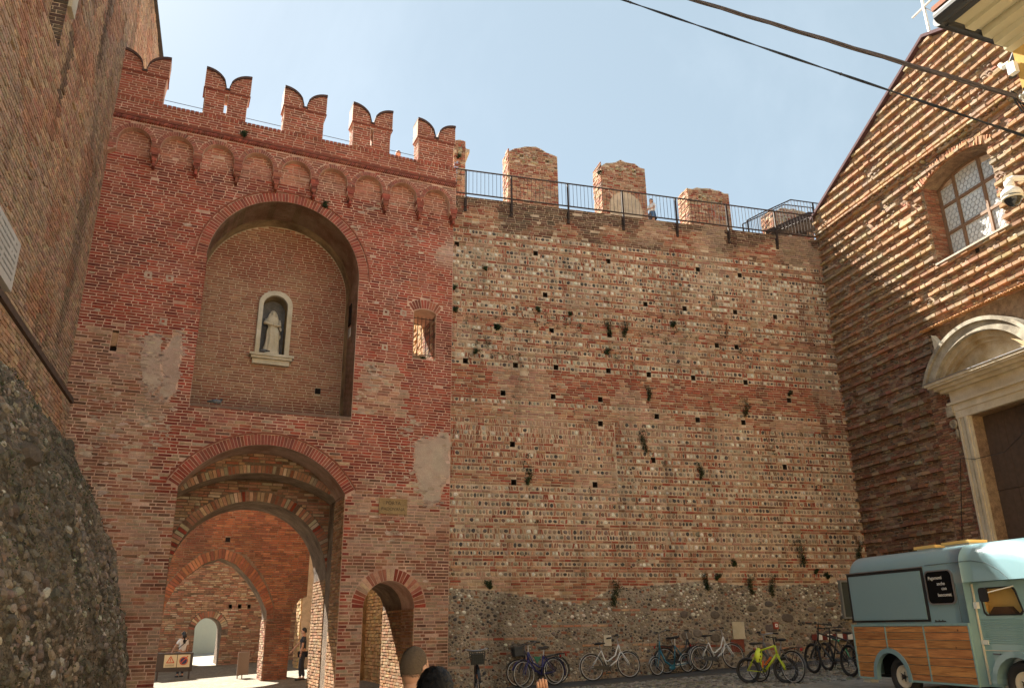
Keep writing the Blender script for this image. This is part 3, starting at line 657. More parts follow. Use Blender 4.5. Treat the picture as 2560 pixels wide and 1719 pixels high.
def half(u0, u1, sol, dens, za, zb_):
    z = za
    while z < zb_-.03:
        zt = z
        if z > 11.75: t = 'b'
        elif z < 2.62: t = 'b'
        else:
            p = dens(z); t = 'c' if R() < p and prev[0] >= 1 else 'b'
        if t == 'b':
            h = min(random.uniform(.064, .072), max(zb_-z, .03)); br.extend(bricks(W, [rect(u0, u1, -.5, top)]+hl+[RUB], z, z+h, wcol, ch=h, bl=(.16, .27), proud=.015, rg=.004, miss=.02)); prev[0] += 1
        else:
            h = random.uniform(.105, .135); 
            for a, b in spans3([rect(u0, u1, -.5, top), RUB], z, z+h): row_cob(z, h, a, b, sol(z))
            prev[0] = 0 if R() < .8 else 1
        z += h
prev = [0]
RUB = [(-.5, -.6), (12.2, -.6), (12.2, 2.6), (10.4, 2.62), (9, 2.55), (7.8, 2.54), (6.5, 2.66), (5.3, 2.55), (4.1, 2.46), (3.3, 2.1), (2.4, 2.25), (1.2, 2.42), (-.5, 2.5)]
dl = lambda z: .75 if z > 9.9 else (.3 if z > 8.3 else (.7 if z > 7.8 else (.04 if z > 6.55 else (.85 if z > 5.35 else (.12 if z > 4.9 else .6)))))
dr = lambda z: .75 if z > 9.9 else (.28 if z > 8.3 else (.7 if z > 7.8 else (.35 if z > 6.6 else .85)))
half(-.02, WR, lambda z: .35, dr, 2.0, 4.9)
half(-.02, 4.42, lambda z: .85 if 5.35 < z < 6.5 else .4, dl, 4.9, 6.62)
half(4.44, WR, lambda z: .42, dr, 4.9, 6.62)
half(-.02, WR, lambda z: .42, dl, 6.62, top)
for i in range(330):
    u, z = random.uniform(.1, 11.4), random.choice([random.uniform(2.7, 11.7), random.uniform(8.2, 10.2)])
    if not inside(u, z, .12): cs.append(cob(W, u, z, random.uniform(.015, .035), random.uniform(.012, .03), (.02, .018, .016), h=.017))  # near-black lumps painted as dark gaps where stones are missing
# cobble rubble at the foot
big = []
for i in range(26):
    u = random.uniform(6.0, 11.3); z = random.uniform(.95, 2.1); a = random.uniform(.11, .24); b = random.uniform(.07, .13)
    if all(abs(u-x) > (a+c_)*.9 or abs(z-y) > (b+d_)*.95 for x, y, c_, d_ in big): big.append((u, z, a, b))
for u, z, a, b in big: cs.append(cob(W, u, z, a, b, jit(ch([(.15, .12, .1), (.18, .14, .12), (.13, .11, .1)]), .15), h=.03, n=8))
rows_ = [(2.3, 4.4, 1.60), (1.3, 3.0, 1.03), (2.9, 5.2, 1.16), (4.1, 6.0, 1.95), (.6, 2.2, 1.34), (5.3, 7.0, 1.1), (0.1, 1.4, .75), (3.4, 4.5, 2.2), (7.8, 9.6, 1.0), (4.6, 6.2, .8)]
for a, b, z_ in rows_: br.extend(bricks(W, [rect(a, b, z_, z_+.068)], z_, z_+.066, wcol, ch=.066, bl=(.16, .27), proud=.015, rg=.006, miss=.12))
cell = {}
def free(u, z, r):
    k = (int(u/.2), int(z/.2))
    for i in (-1, 0, 1):
        for j in (-1, 0, 1):
            for (a, b, c_) in cell.get((k[0]+i, k[1]+j), ()):
                if (a-u)**2+((b-z)*1.25)**2 < (r+c_)**2: return False
    cell.setdefault(k, []).append((u, z, r)); return True
for i in range(60000):
    u = random.uniform(0, WR); z = random.uniform(.2, 2.62); r = random.uniform(.018, .055)
    rb = spans([RUB], z)
    if not any(a < u < b for a, b in rb) or any(((u-x)/(a+r))**2+((z-y)/(b+r))**2 < 1 for x, y, a, b in big): continue
    if any(a-.02 < u < b+.02 and z_-r < z < z_+.066+r for a, b, z_ in rows_): continue
    if u > 6 and z < 2.0: r *= 1.25
    if free(u, z, r):
        if R() < .1: br.append(blk(W, u-r*1.3, u+r*1.3, z-.028, z+.028, jit(mixc(ch(BUF), (.16, .09, .065), .45), .2), rg=.006)); continue
        cs.append(cob(W, u, z, r*1.05, r*.82, ccol(.24 if z > 1.75 and nz2(u, z, .8, 2) > .5 else .015), h=.03, rot=random.uniform(-.5, .5)))
emit(br, 'brick', BRS, cw, 300, 'small_bricks'); emit(cs, 'stone', STS, cw, 300, 'small_stones')  # the stones include the near-black lumps painted as gaps
mb = MB()
for a, b, c_, d_ in ((3.84, 4.03, 1.18, 1.42), (4.2, 4.58, .18, .42), (7.27, 7.6, 1.28, 1.68)): box(mb, W, a, b, c_, d_, -.05, .02)
mb.build('limestone_block', LIME, cw)
mb = MB(); box(mb, W, 7.2, 7.56, .98, 1.27, -.03, .02, (.2, .06, .04)); mb.build('brick_infill', BR, cw)
def mer(u0, u1, zt, jag, niche=False):
    m = thing('broken_merlon', '', ''); del m['label']; del m['category']; m.parent = cw; m.matrix_parent_inverse = basis(cw).inverted(); m.location = W.pt(u0, 12.8, 2)
    n = 9; L = [(u0, 12.4), (u1, 12.4)]
    tp = [(u1-(u1-u0)*i/n, zt+jag*(-abs(i/n-.5)**1.5*1.4+random.uniform(-.12, .12))) for i in range(n+1)]; L += tp
    hs = [rect(u0+.35, u0+.47, zt-.42, zt-.3), rect(u1-.4, u1-.28, zt-.5, zt-.38)] if not niche else [rect(u0+.5, u0+.6, zt-.35, zt-.25), rect(u1-.45, u1-.33, zt-.4, zt-.3), [(u0+.55, 13.95), (u0+.72, 13.7), (u0+.55, 13.7)], [(u1-.25, 12.8)]+[(p[0], p[1]) for p in arc((u0+u1)/2, 14.25, .56, 0, 180, 12)]+[(u0+.28, 12.8)]]
    mb = MB(); prism(mb, W, [L]+hs[:2], 2.0, 2.7); mb.build('core', MR, m)
    it = bricks(W, [L]+hs, 12.8, zt+.3, lambda u, z: jit(mixc(ch(BUF+TAN+RED[:2]), (.2, .10, .07), .35), .18), w=2.0, ch=.068, bl=(.15, .26), rg=.004, miss=.02)
    sp = Pl(-15.5, W.pt(u0-.003, 0, 2.0)); sp.n = W.d
    it += bricks(sp, [rect(0, .7, 12.8, zt-.3*jag)], 12.8, zt-.3*jag, lambda u, z: jit(ch(BUF+TAN), .15), ch=.068, proud=.03, rg=.008)
    if niche:
        it += vous(W, (u0+u1)/2, 14.25, .56, .74, 0, 180, lambda u, z: jit(ch(BUF), .15), w=2.0, th=.07)
        mb = MB(); sheet(mb, W, [hs[3]], 2.19); mb.build('arch_infill', MR, m)
    for i in range(14): it.append(cob(W, random.uniform(u0+.2, u1-.2), zt-random.uniform(.3, .6), .06, .05, jit((.3, .25, .17), .3), w=2.0, h=.05))
    emit(it, 'brick', BR, m, 70, 'small_bricks')
mer(.5, .84, 15.9, .1); mer(2.24, 3.83, 16.0, .5); mer(5.33, 6.86, 15.98, .5, True); mer(8.38, 9.88, 15.38, .25); mer(11.5, 13.0, 15.05, .4)
# railing
rl = thing('railing', 'dark iron railing with thin balusters along the top of town wall', 'railing', W.pt(5, 12.8, -.05))
mb = MB(); 
for z in (13.55, 12.82): bar(mb, W.pt(.02, z, -.06), W.pt(WR, z, -.06), .022, 6)
mb.build('rail', IRON, rl)
bl_ = MB(); 
for u in (.42, 1.72, 3.38, 5.05, 6.74, 8.42, 10.05):
    mb = MB(); box(mb, W, u-.022, u+.022, 12.4, 13.55, -.1, -.055); box(mb, W, u-.035, u+.035, 12.28, 12.62, -.055, .0); mb.build('post', IRON, rl)
for k in range(102):
    mb = bl_; bar(mb, W.pt(.06+k*.1125, 12.82, -.06), W.pt(.06+k*.1125, 13.55, -.06), .0075, 4)
    bl_.build('baluster', IRON, rl); bl_ = MB()
st = thing('iron_stair', 'rusty iron stair with sloping handrails beside the church wall', 'staircase', W.pt(10.5, 12.8, .9))
mb = MB()
for w_ in (.5, 1.6):
    dz = 0; S = [(9.48, 12.78, 13.45), (9.97, 12.9, 13.75), (11.15, 13.68, 14.4), (12.2, 13.68, 14.4)] if w_ == .5 else [(10.02, 13.0, 13.95), (11.7, 13.85, 14.9), (12.8, 13.85, 14.92)]
    for (a, b, c_), (d_, e_, f_) in zip(S, S[1:]):
        bar(mb, W.pt(a, c_, w_), W.pt(d_, f_, w_), .02, 5); bar(mb, W.pt(a, b, w_), W.pt(d_, e_, w_), .012, 5)
        n = int((d_-a)/.11)
        for k in range(n): t = k/n; bar(mb, W.pt(a+(d_-a)*t, b+(e_-b)*t, w_), W.pt(a+(d_-a)*t, c_+(f_-c_)*t, w_), .008, 4)
    for a, b, c_ in S[:1]+S[-1:]: bar(mb, W.pt(a, b-.2, w_), W.pt(a, c_, w_), .026, 5)
bar(mb, W.pt(11.95, 12.7, .5), W.pt(11.95, 14.4, .5), .03, 5); mb.build('handrail', IRON, st)
mb = MB()
for w_ in (.45, 1.55):
    P = [(10.08, 13.02), (11.75, 13.85), (12.4, 13.85), (12.4, 14.0), (11.72, 14.02), (10.06, 13.16)]; prism(mb, W, [P], w_, w_+.03)
mb.build('stringer', IRON, st)
for k in range(12):
    t = k/11; mb = MB(); box(mb, W, 10.15+1.6*t, 10.35+1.6*t, 13.03+.82*t, 13.06+.82*t, .48, 1.55); mb.build('tread', IRON, st)
mb = MB(); box(mb, W, 11.8, 12.6, 13.93, 13.96, .49, 1.54); mb.build('landing', IRON, st)
# ------------------------------------------------------------------ tufts growing on the walls
def tuft(pl, u, z, px, w_=0, name='wall_plant', label='', up=False, grp='plants rooted in the town wall'):
    r = px/2*21/FPX*1.35; mb = MB(); tr = 1.6 if px > 15 else 1
    for i in range(int(120+px*9)):
        t = R()**.7; a = random.gauss(0, .5); du = a*r*(1-.55*t)*(.8 if px > 17 else 1)+.25*r*math.sin(t*5+u*9); dz = (-t*r*(3.0 if px > 17 else 1.5)+r*.6+r*.3*random.gauss(0, .5)) if not up else (t*r*2-.2*r)
        p = pl.pt(u+du, z+dz, w_-.02-random.uniform(0, r*.7)*(1-t*.5)); s = random.uniform(.012, .026)
        d1 = Vector((random.gauss(0, 1), random.gauss(0, 1), random.gauss(0, 1))).normalized()*s; d2 = d1.orthogonal().normalized()*s*.6
        mb.add([p-d1, p+d2, p+d1, p-d2], [(0, 1, 2, 3)], jit(ch([(.022, .04, .014), (.03, .045, .018), (.016, .028, .012), (.05, .06, .028)]), .25))
    o = mb.build(name, LEAF); tag(o, label, 'plant', grp)
PLN = [(0.15, 10.02, 10), (0.98, 10.66, 10), (2.43, 9.62, 12), (0.19, 9.41, 12), (1.31, 9.02, 14), (0.72, 8.31, 12), (4.43, 9.42, 20), (4.9, 9.4, 22), (3.32, 9.58, 10), (6.35, 9.55, 16), (4.35, 8.59, 16), (5.45, 7.58, 18), (8.33, 7.43, 26), (5.21, 6.37, 30), (2.07, 5.31, 22), (6.77, 5.57, 20), (9.47, 3.65, 34), (11.29, 3.62, 24), (1.05, 2.59, 16), (4.18, 2.57, 28), (6.65, 2.81, 22), (6.99, 2.78, 14), (7.91, 2.72, 22), (8.52, 2.72, 24), (7.49, 3.13, 14), (10.2, 2.82, 14), (9.89, 2.93, 12), (0.02, 11.81, 12), (9.8, 7.77, 14)]
PLB = ['tiny dark tuft by the gate corner, below the topmost putlog hole', 'small dark tuft high on the wall near the gate corner', 'small tuft on the upper wall below the first broken merlon', 'dark tuft hugging the gate corner at mid height', 'tuft beside a putlog hole, high near the gate', 'tuft near the gate corner above the row of square holes',
 'ragged dark plant high on the wall, left one of a close pair', 'ragged dark plant high on the wall, right one of a close pair', 'thin tuft left of the close pair of ragged plants', 'upright dark plant high on the wall below the walking woman', 'dark tuft hanging beside a square hole below the pair of ragged plants', 'round dark bush in mid wall between two square holes',
 'long black stained plant hanging on the right half of the wall', 'long narrow plant hanging straight down in mid wall', 'spreading green bush on the left part of the wall, above the pebble row', 'dark oval bush hanging in the right middle of the wall', 'long trailing bush low on the wall left of the church corner', 'drooping bush in the corner next to the church wall',
 'small round bush just above the rubble footing near the gate', 'rounded green bush hanging over the rubble above the white bicycle', 'wide bush on the rubble ledge above the teal bicycle', 'small bush touching the right end of the wide ledge bush', 'bush trailing right on the ledge above the second white bicycle', 'spiky bush on the rubble ledge left of the van', 'little spiky plant above the row of ledge bushes', 'small bush on the ledge directly behind the van roof', 'small dark plant on the ledge left of the van roof',
 'green tuft at the gate corner just under the end of the railing', 'dark tuft above a square hole near the church corner']
for (u, z, r), lb_ in zip(PLN, PLB): tuft(W, u, z, r, label=lb_)
wd = MB()
for i in range(150):
    if i < 90: cu, cz_ = random.choice([(4.6, 9.3), (.9, 9.1), (2.6, 9.4), (6.2, 9.4), (4.3, 8.5), (8.2, 9.2), (1.2, 8.3)]); u, z = cu+random.gauss(0, .45), cz_+random.gauss(0, .25)
    else: u, z = random.uniform(.1, 11.4), random.uniform(2.7, 10.5)
    u = min(max(u, .1), 11.4)
    for k in range(14):
        p = W.pt(u+random.gauss(0, .03), z+random.gauss(0, .06), -.02-R()*.04); q = random.uniform(.014, .03)
        d1 = Vector((random.gauss(0, 1), random.gauss(0, 1), random.gauss(0, 1))).normalized()*q; d2 = d1.orthogonal().normalized()*q*.5
        wd.add([p-d1, p+d2, p+d1, p-d2], [(0, 1, 2, 3)], jit(ch([(.022, .035, .014), (.03, .04, .02), (.04, .04, .025)]), .25))
o = wd.build('wall_weeds', LEAF, kind='stuff'); tag(o, 'tiny dark weeds scattered through the joints of the town wall', 'weeds')
tuft(G, 2.99, 11.58, 16, label='green tuft on top of the big niche arch', grp='plants growing on the gate')
tuft(G, .91, 12.95, 14, FW_-.03, label='dark dry tuft on the cord moulding under second merlon', grp='plants growing on the gate')
tuft(G, 5.62, 7.9, 8, .1, label='tiny dark tuft on the sill of the barred window', grp='plants growing on the gate')
tuft(W, .62, 15.3, 14, 2.0, label='green bush on the narrow merlon stub beside the gate', grp='plants growing on the merlons')
tuft(W, 5.25, 15.3, 14, 2.0, label='dry tuft on left edge of the arched broken merlon', grp='plants growing on the merlons', up=True)
# ------------------------------------------------------------------ tall tower on the left
tw = thing('brick_tower', 'very tall weathered brown brick tower wall rising on the left', 'tower', T.pt(3, 0))
win = rect(5.07, 5.8, 10.75, 12.2); slab_ = rect(5.1, 6.7, 6.35, 7.12)
TP = [rect(-4.6, 10.5, 4.5, 18.0), win]
mb = MB(); prism(mb, T, [rect(-4.6, 9.6, -1.0, 18.0), win], -.06, -1.0)
box(mb, T, -4.6, 0, 12, 18.0, -1.05, -6); prism(mb, T, [rect(9.6, 17, -1, 5.4)], -.06, -1); mb.build('core', masonry('tower_mortar', (.58, .45, .33), tint2=(.46, .34, .24), amt=.2, sc1=3, bump=.6, streak=.4), tw)
def tcol(s, z):
    n = nz2(s*.5, z, .55, 31); c = mixc(ch(TAN+BUF[:4]+[(.45, .28, .17)]*3), (.54, .37, .24), .42)
    st_ = nz2(s, z*.12, 1.5, 77); c = mixc(c, (.1, .07, .05), .75*sm(.55, .8, st_)*(1-sm(4, 7, s)))
    if s < 2.2: c = mixc(c, (.4, .3, .22), .4)
    if n > .62: c = mixc(c, (.40, .3, .22), .5)
    if nz2(s, z, .8, 50) > .7: c = mixc(c, (.42, .17, .09), .4)
    return jit(c, .2)
twf = lambda s, z: .05-.04*nz2(s*.9, z*.25, .6, 6)
neg = Pl(161.3, T.O[:2]); neg.n = -T.n           # so that +w lies behind the face
tb = bricks(neg, [rect(-.25, 9.5, 6.12, 18.0), win, slab_, rect(4.72, 5.08, 11.6, 12.3)], 6.12, 18.0, tcol, ch=.07, bl=(.2, .29), wf=twf, rg=.004, proud=.010, miss=.012, j=.015)
tb += bricks(neg, [rect(-4.5, -.25, 13.2, 18.0)], 13.2, 18.0, tcol, ch=.072, wf=twf, rg=.005, proud=.018)
tb += bricks(neg, [rect(-.25, 9.5, 4.9, 6.0)], 4.9, 6.0, tcol, w=-.09, ch=.072, rg=.005, proud=.018)
emit(tb, 'brick', BRS, tw, 300, 'small_bricks')
mb = MB(); box(mb, neg, -.1, 12, 4.6, 6.0, -.09, .05); mb.build('lower_core', MR, tw)
mb = MB(); box(mb, neg, -.1, 12, 6.0, 6.1, -.15, .05, (.11, .075, .06)); mb.build('string_course', BR, tw)
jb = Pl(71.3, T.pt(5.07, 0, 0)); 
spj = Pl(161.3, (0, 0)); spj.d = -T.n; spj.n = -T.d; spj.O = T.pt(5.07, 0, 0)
it = bricks(spj, [rect(0, .9, 10.75, 12.2)], 10.75, 12.2, lambda u, z: jit(mixc(ch(TAN), (.05, .045, .04), .8), .2), ch=.072); emit(it, 'reveal_brick', BR, tw, 60, 'small_reveal_bricks')  # bricks darkened to paint in the shade of the window reveal
mb = MB(); box(mb, neg, 4.74, 5.06, 11.6, 12.3, -.05, .1); mb.build('jamb_stone', LIME, tw, label='white stone jamb beside the tower window')
mb = MB(); prism(mb, neg, [slab_], -.06, .05)
mslab = mb.build('marble_slab', SLAB); tag(mslab, 'pale grey marble slab with worn inscription on the tower wall', 'plaque'); 
mb = MB()
for r_ in range(7):
    z = 7.03-r_*.09; s = 5.22
    while s < 6.5:
        L = random.uniform(.02, .07)
        if R() < .85: box(mb, neg, s, s+L, z-.013-.01*R(), z+.013, -.0625, -.059, (.25, .24, .22))
        s += L+random.uniform(.012, .03)
mb.build('worn_inscription', BR, mslab)
mb = MB(); P = [(-4.6, 17.96), (10, 17.96), (10, 18.05), (-4.6, 18.05)]; prism(mb, neg, [P], -.08, .5, (.06, .055, .05)); mb.build('top_edge', BR, tw)
# ------------------------------------------------------------------ cobble scarp at the foot of the tower
sp_ = thing('cobble_scarp', 'bulging grey cobblestone scarp against the foot of tower', 'scarp', T.pt(8, .0, 1.5))
PR = [(-1.93, 5.45), (-1.62, 5.12), (-1.33, 4.55), (-1.0, 3.95), (-.7, 3.34), (-.5, 2.8), (-.36, 2.35), (-.2, 1.85), (-.09, 1.4), (-.03, .9), (-.01, .4), (0, -.6)]
PL_ = [0]
for a, b in zip(PR, PR[1:]): PL_.append(PL_[-1]+math.dist(a, b))
def prf(t):
    d = t*PL_[-1]
    for i in range(len(PR)-1):
        if d <= PL_[i+1] or i == len(PR)-2:
            k = (d-PL_[i])/(PL_[i+1]-PL_[i]); a, b = PR[i], PR[i+1]; nx, nz_ = b[1]-a[1], a[0]-b[0]; l = math.hypot(nx, nz_)
            return a[0]+(b[0]-a[0])*k, a[1]+(b[1]-a[1])*k, -nx/l, -nz_/l
def scarp(t, s, h=0):
    u, z, nx, nz_ = prf(t); nn = Vector((nx, nz_)) 
    d = .12*noise.noise(Vector((s*.9, t*6, 1)))+.08*noise.noise(Vector((s*2.6, t*17, 4)))+.06*noise.noise(Vector((s*7, t*44, 9)))+h
    d -= .07; return T.O+T.d*s+T.n*(u+1.93+nx*d)+Vector((0, 0, z+(nz_)*d))
mb = MB(); ns, ntt = 330, 110; Vv = [scarp(j/ntt, -.05+16.6*(i/ns)**1.0) for i in range(ns+1) for j in range(ntt+1)]
mb.add(Vv, [(i*(ntt+1)+j, i*(ntt+1)+j+1, (i+1)*(ntt+1)+j+1, (i+1)*(ntt+1)+j) for i in range(ns) for j in range(ntt)])
mb.build('bedding_mortar', masonry('earthy_mortar', (.22, .175, .13), tint2=(.11, .095, .07), amt=.45, sc1=7, bump=.9, dist=.05, big=2), sp_)
it = []; cell = {}
for i in range(34000):
    s = random.uniform(-.0, 14.5); t = R(); r = random.choice([.02, .028, .035, .045, .06]); r *= random.uniform(.8, 1.3)
    if t > .93: continue
    if R() < .02: r *= 2.2
    if not free(s*1.0, t*PL_[-1], r*.95): continue
    b0 = scarp(t, s); b1 = scarp(min(.99, t+.01), s); b2 = scarp(t, s+.05); e2 = (b1-b0).normalized(); e1 = (b2-b0).normalized(); nn = e2.cross(e1).normalized()
    if nn.dot(T.n+Vector((0, 0, .5))) < 0: nn = -nn
    moss = sm(.45, .65, nz2(s, t*7, .5, 60)+.25*sm(.5, .0, t)); c = ch([(.2, .175, .145), (.15, .13, .11), (.27, .235, .19), (.11, .1, .09), (.19, .13, .1), (.36, .32, .26), (.14, .125, .11), (.24, .18, .12)])
    c = mixc(mixc(c, (.25, .195, .145), .42), (.075, .07, .05), .6*moss)
    if R() < .02: c = (.42, .39, .33)
    it.append(cob(None, 0, 0, r*random.uniform(1, 1.35), r*.9, jit(c, .2), h=r*random.uniform(.35, .95), rot=R()*3, n=7, base=lambda x, y, q: b0+e1*x+e2*y-nn*q-nn*.004))
emit(it, 'cobble', ST, sp_, 300, 'small_cobbles', 12)
mb = MB()
for i in range(9000):
    s = random.uniform(0, 13); t = R()**1.5*.8; m = nz2(s, t*7, .8, 90)
    if m < .54 and R() > .05: continue
    p = scarp(t, s, .03+R()*.04); q = random.uniform(.008, .02)
    d1 = Vector((random.gauss(0, 1), random.gauss(0, 1), random.gauss(0, 1))).normalized()*q; d2 = d1.orthogonal().normalized()*q*.5
    mb.add([p-d1, p+d2, p+d1, p-d2], [(0, 1, 2, 3)], jit(ch([(.05, .065, .025), (.07, .085, .035), (.035, .045, .02)]), .25))
o = mb.build('moss_and_weeds', LEAF); tag(o, 'small dark weeds and moss scattered over the cobble scarp', 'weeds'); o['kind'] = 'stuff'
# ------------------------------------------------------------------ church
chh = thing('church', 'church facade of rough projecting brick rows with stone portal', 'church', C.pt(4, .6, .5))
GB = [(-.05, 0), (9, 0), (9, 14.35), (5.35, 16.0), (-.05, 13.5)]
cwin = [(4.27, 10.0), (6.36, 10.0), (6.36, 12.15)]+arc(5.315, 10.2, 2.2, 62, 118, 12)+[(4.27, 12.15)]
door = rect(4.32, 6.0, 0, 6.12)
mb = MB(); prism(mb, C, [[(-.05, -.5), (9, -.5), (9, 14.35), (5.35, 16.0), (-.05, 13.5)], cwin, rect(4.32, 6.0, -.3, 6.12)], 0, .9)
mb.build('core', masonry('brown_rubble_mortar', (.27, .18, .125), tint2=(.36, .26, .175), amt=.3, sc1=8, bump=.9, dist=.03), chh)
def lowf(s, z): return sm(10.6, 7.4, z+ .55*s) if True else 0
def chc(s, z, led=False):
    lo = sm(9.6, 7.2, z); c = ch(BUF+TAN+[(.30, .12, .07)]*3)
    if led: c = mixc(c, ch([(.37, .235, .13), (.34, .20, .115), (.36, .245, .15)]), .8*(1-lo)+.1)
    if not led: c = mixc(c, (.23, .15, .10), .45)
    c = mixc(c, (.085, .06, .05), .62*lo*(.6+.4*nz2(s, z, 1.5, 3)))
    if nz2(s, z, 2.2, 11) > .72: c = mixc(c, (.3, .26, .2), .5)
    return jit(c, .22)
it, led, stn = [], [], []
pil = rect(3.2, 3.97, 0, 6.9); winx = [(3.95, 9.9), (6.45, 9.9), (6.45, 12.6), (3.95, 12.6)]
ped = arc(5.15, 6.28, 1.95, 20, 160, 16)
z = 8.49-.284*28; k = 0
ex = [cwin, pil, rect(3.6, 6.8, 0, 7.05), ped, rect(3.9, 9.1, 7.05, 8.37)]
while z < 15.9:
    zc = z
    # projecting row
    for a, b in spans3([GB]+ex, z-.035, z+.035):
        s = a
        while s < b-.05:
            L = random.uniform(.16, .28); br_ = nz2(s, z, 1.1, 5)
            lowz = sm(8.6, 6.2, z); gap = R() < .02+.3*lowz*(br_ > .55)
            if s+L > b: L = b-s
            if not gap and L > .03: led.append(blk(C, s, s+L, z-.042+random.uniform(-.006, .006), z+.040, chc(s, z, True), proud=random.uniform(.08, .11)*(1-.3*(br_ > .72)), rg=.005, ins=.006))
            s += L+.008
    for a, b in spans3([GB]+ex, z+.04, z+.24):
        for q in range(3):
            z0 = z+.04+q*.07; s = a
            while s < b-.04:
                L = random.uniform(.07, .25)
                if s+L > b: L = b-s
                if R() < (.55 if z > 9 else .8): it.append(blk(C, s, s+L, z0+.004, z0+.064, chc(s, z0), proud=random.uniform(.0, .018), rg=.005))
                elif R() < .75: stn.append(cob(C, s+L/2, z0+.03, min(L*.5, .07), .035, jit(mixc(ch(COB), (.26, .17, .11), .5), .15) if z > 8 else jit((.14, .11, .09), .2), h=.05))
                s += L+.012
    z += .284
it += bricks(C, [pil], 0, 6.9, lambda s, z: jit(mixc(ch(BUF), (.15, .09, .065), .5), .2), ch=.066, bl=(.14, .24), rg=.005, w=-.01)
rv = Pl(74.5, C.pt(4.268, 0, 0)); rv.d = C.n.copy(); rv.n = -C.d      # left reveal of the window
it += bricks(rv, [rect(0, .45, 10.0, 12.2)], 10.0, 12.2, lambda s, z: jit(mixc(ch(BUF), (.3, .12, .07), .5), .15), ch=.068, rg=.003)
it += vous(C, 5.315, 10.2, 2.22, 2.42, 59, 121, lambda s, z: jit(mixc(ch(BUF), (.42, .2, .1), .5), .15), th=.07, proud=.07)
for i in range(18):      # torn brick edge on the right of the opening
    z = 10.0+i*.125; it.append(blk(C, 6.36-random.uniform(.0, .09), 6.46, z, z+.065, chc(6, 12), proud=.03, w=.05, rg=.01))
s = 0
while s < 8.2:      # bolder course across the base of the gable
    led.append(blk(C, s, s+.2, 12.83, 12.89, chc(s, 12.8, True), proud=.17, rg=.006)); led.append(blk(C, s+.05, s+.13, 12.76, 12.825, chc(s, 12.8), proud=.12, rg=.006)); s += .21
emit(led, 'projecting_brick', BR, chh, 300, 'small_projecting_bricks'); emit(it, 'brick', BR, chh, 300, 'small_bricks'); emit(stn, 'stone', ST, chh, 100, 'small_stones')
mb = MB()
for (a, b) in (((-.1, 13.47), (5.35, 16.02)), ((5.35, 16.02), (9, 14.37))):
    L = [a, b, (b[0], b[1]+.09), (a[0], a[1]+.09)]; prism(mb, C, [L], -.13, .95, (.10, .055, .06))
mb.build('verge_flashing', BR, chh)
mb = MB(); prism(mb, C, [[(4.3, 9.94), (6.5, 9.94), (6.5, 9.985), (4.3, 9.985)]], -.12, .5, (.42, .38, .32)); mb.build('window_sill', BR, chh)
mb = MB(); box(mb, C, 3.35, 3.8, 11.46, 11.58, -.09, .02, (.44, .36, .22)); box(mb, C, 5.42, 5.52, 9.76, 9.9, -.02, .01, (.015, .012, .01)); mb.build('stone_corbel', BR, chh)
WD = plain('old_window_wood', (.22, .13, .075), .75, var=.3, vs=14, bump=.3)
mb = MB(); F0 = .42; mu = (4.84, 5.64); tr = (11.6, 10.86); ztop = lambda s: 10.2+math.sqrt(max(.1, 2.2**2-(s-5.315)**2))
fr_o = [(4.29, 10.0), (6.34, 10.0), (6.34, 12.12)]+arc(5.315, 10.2, 2.17, 62.5, 117.5, 12)+[(4.29, 12.12)]
fr_i = [(4.37, 10.07), (6.26, 10.07), (6.26, 12.08)]+arc(5.315, 10.2, 2.09, 63.5, 116.5, 12)+[(4.37, 12.08)]
prism(mb, C, [fr_o, fr_i], F0, F0+.08)
for m_ in mu: box(mb, C, m_-.035, m_+.035, 10.05, ztop(m_)-.05, F0-.012, F0+.07)
for t_ in tr: box(mb, C, 4.36, 6.27, t_-.035, t_+.035, F0-.006, F0+.065)
cwn = mb.build('church_window', WD, chh, label='arched wooden church window with leaded panes')
GLs = plain('old_leaded_glass', (.66, .68, .66), .2, spec=.8, var=.25, vs=9, bump=.25); LEAD = plain('lead_came', (.16, .16, .165), .6)  # whitish glass colour paints in the sky reflected by the panes
for i, (a, b) in enumerate(((4.37, 4.80), (4.88, 5.60), (5.68, 6.26))):
    for j, (c0, c1) in enumerate(((10.07, 10.82), (10.9, 11.56), (11.64, 12.6))):
        c1 = min(c1, min(ztop(a), ztop(b), 12.9)-.1) if j == 2 else c1
        mb = MB(); prism(mb, C, [rect(a, b, c0, c1)], F0+.035, F0+.042); pn = mb.build('pane', GLs, cwn)
        mb = MB(); h = .135; rr = 0; zz = c0
        while zz < c1:
            ss = a+(h*.5 if rr % 2 else 0)
            while ss < b:
                pts = [(min(max(ss+h*.5*math.cos(q), a), b), min(max(zz+h*.5*math.sin(q), c0), c1)) for q in [math.pi/8+math.pi/4*n for n in range(9)]]
                for p, q in zip(pts, pts[1:]):
                    if p != q: bar(mb, C.pt(p[0], p[1], F0+.03), C.pt(q[0], q[1], F0+.03), .0028, 3)
                ss += h
            zz += h*.82; rr += 1
        mb.build('lead_came', LEAD, cwn)
# bent tile cornice over the portal
tl = MB(); tiles = []
for i in range(44):
    s = 3.55+i*.085; P = []
    for k in range(7):
        t = math.pi*k/6; P.append((s+.0425+.05*math.cos(t), 8.41+.055*math.sin(t)))
    mb = MB(); a = [C.pt(p[0], p[1], -.27-.02*R()) for p in P]+[C.pt(p[0], p[1]+.06, .02) for p in P]+[C.pt(p[0], p[1]-.02, -.28) for p in P]
    mb.add(a, [(k, k+1, 8+k, 7+k) for k in range(6)]+[(k, k+1, 15+k, 14+k) for k in range(6)], jit((.46, .25, .12), .15)); mb.build('roof_tile', BR, chh)
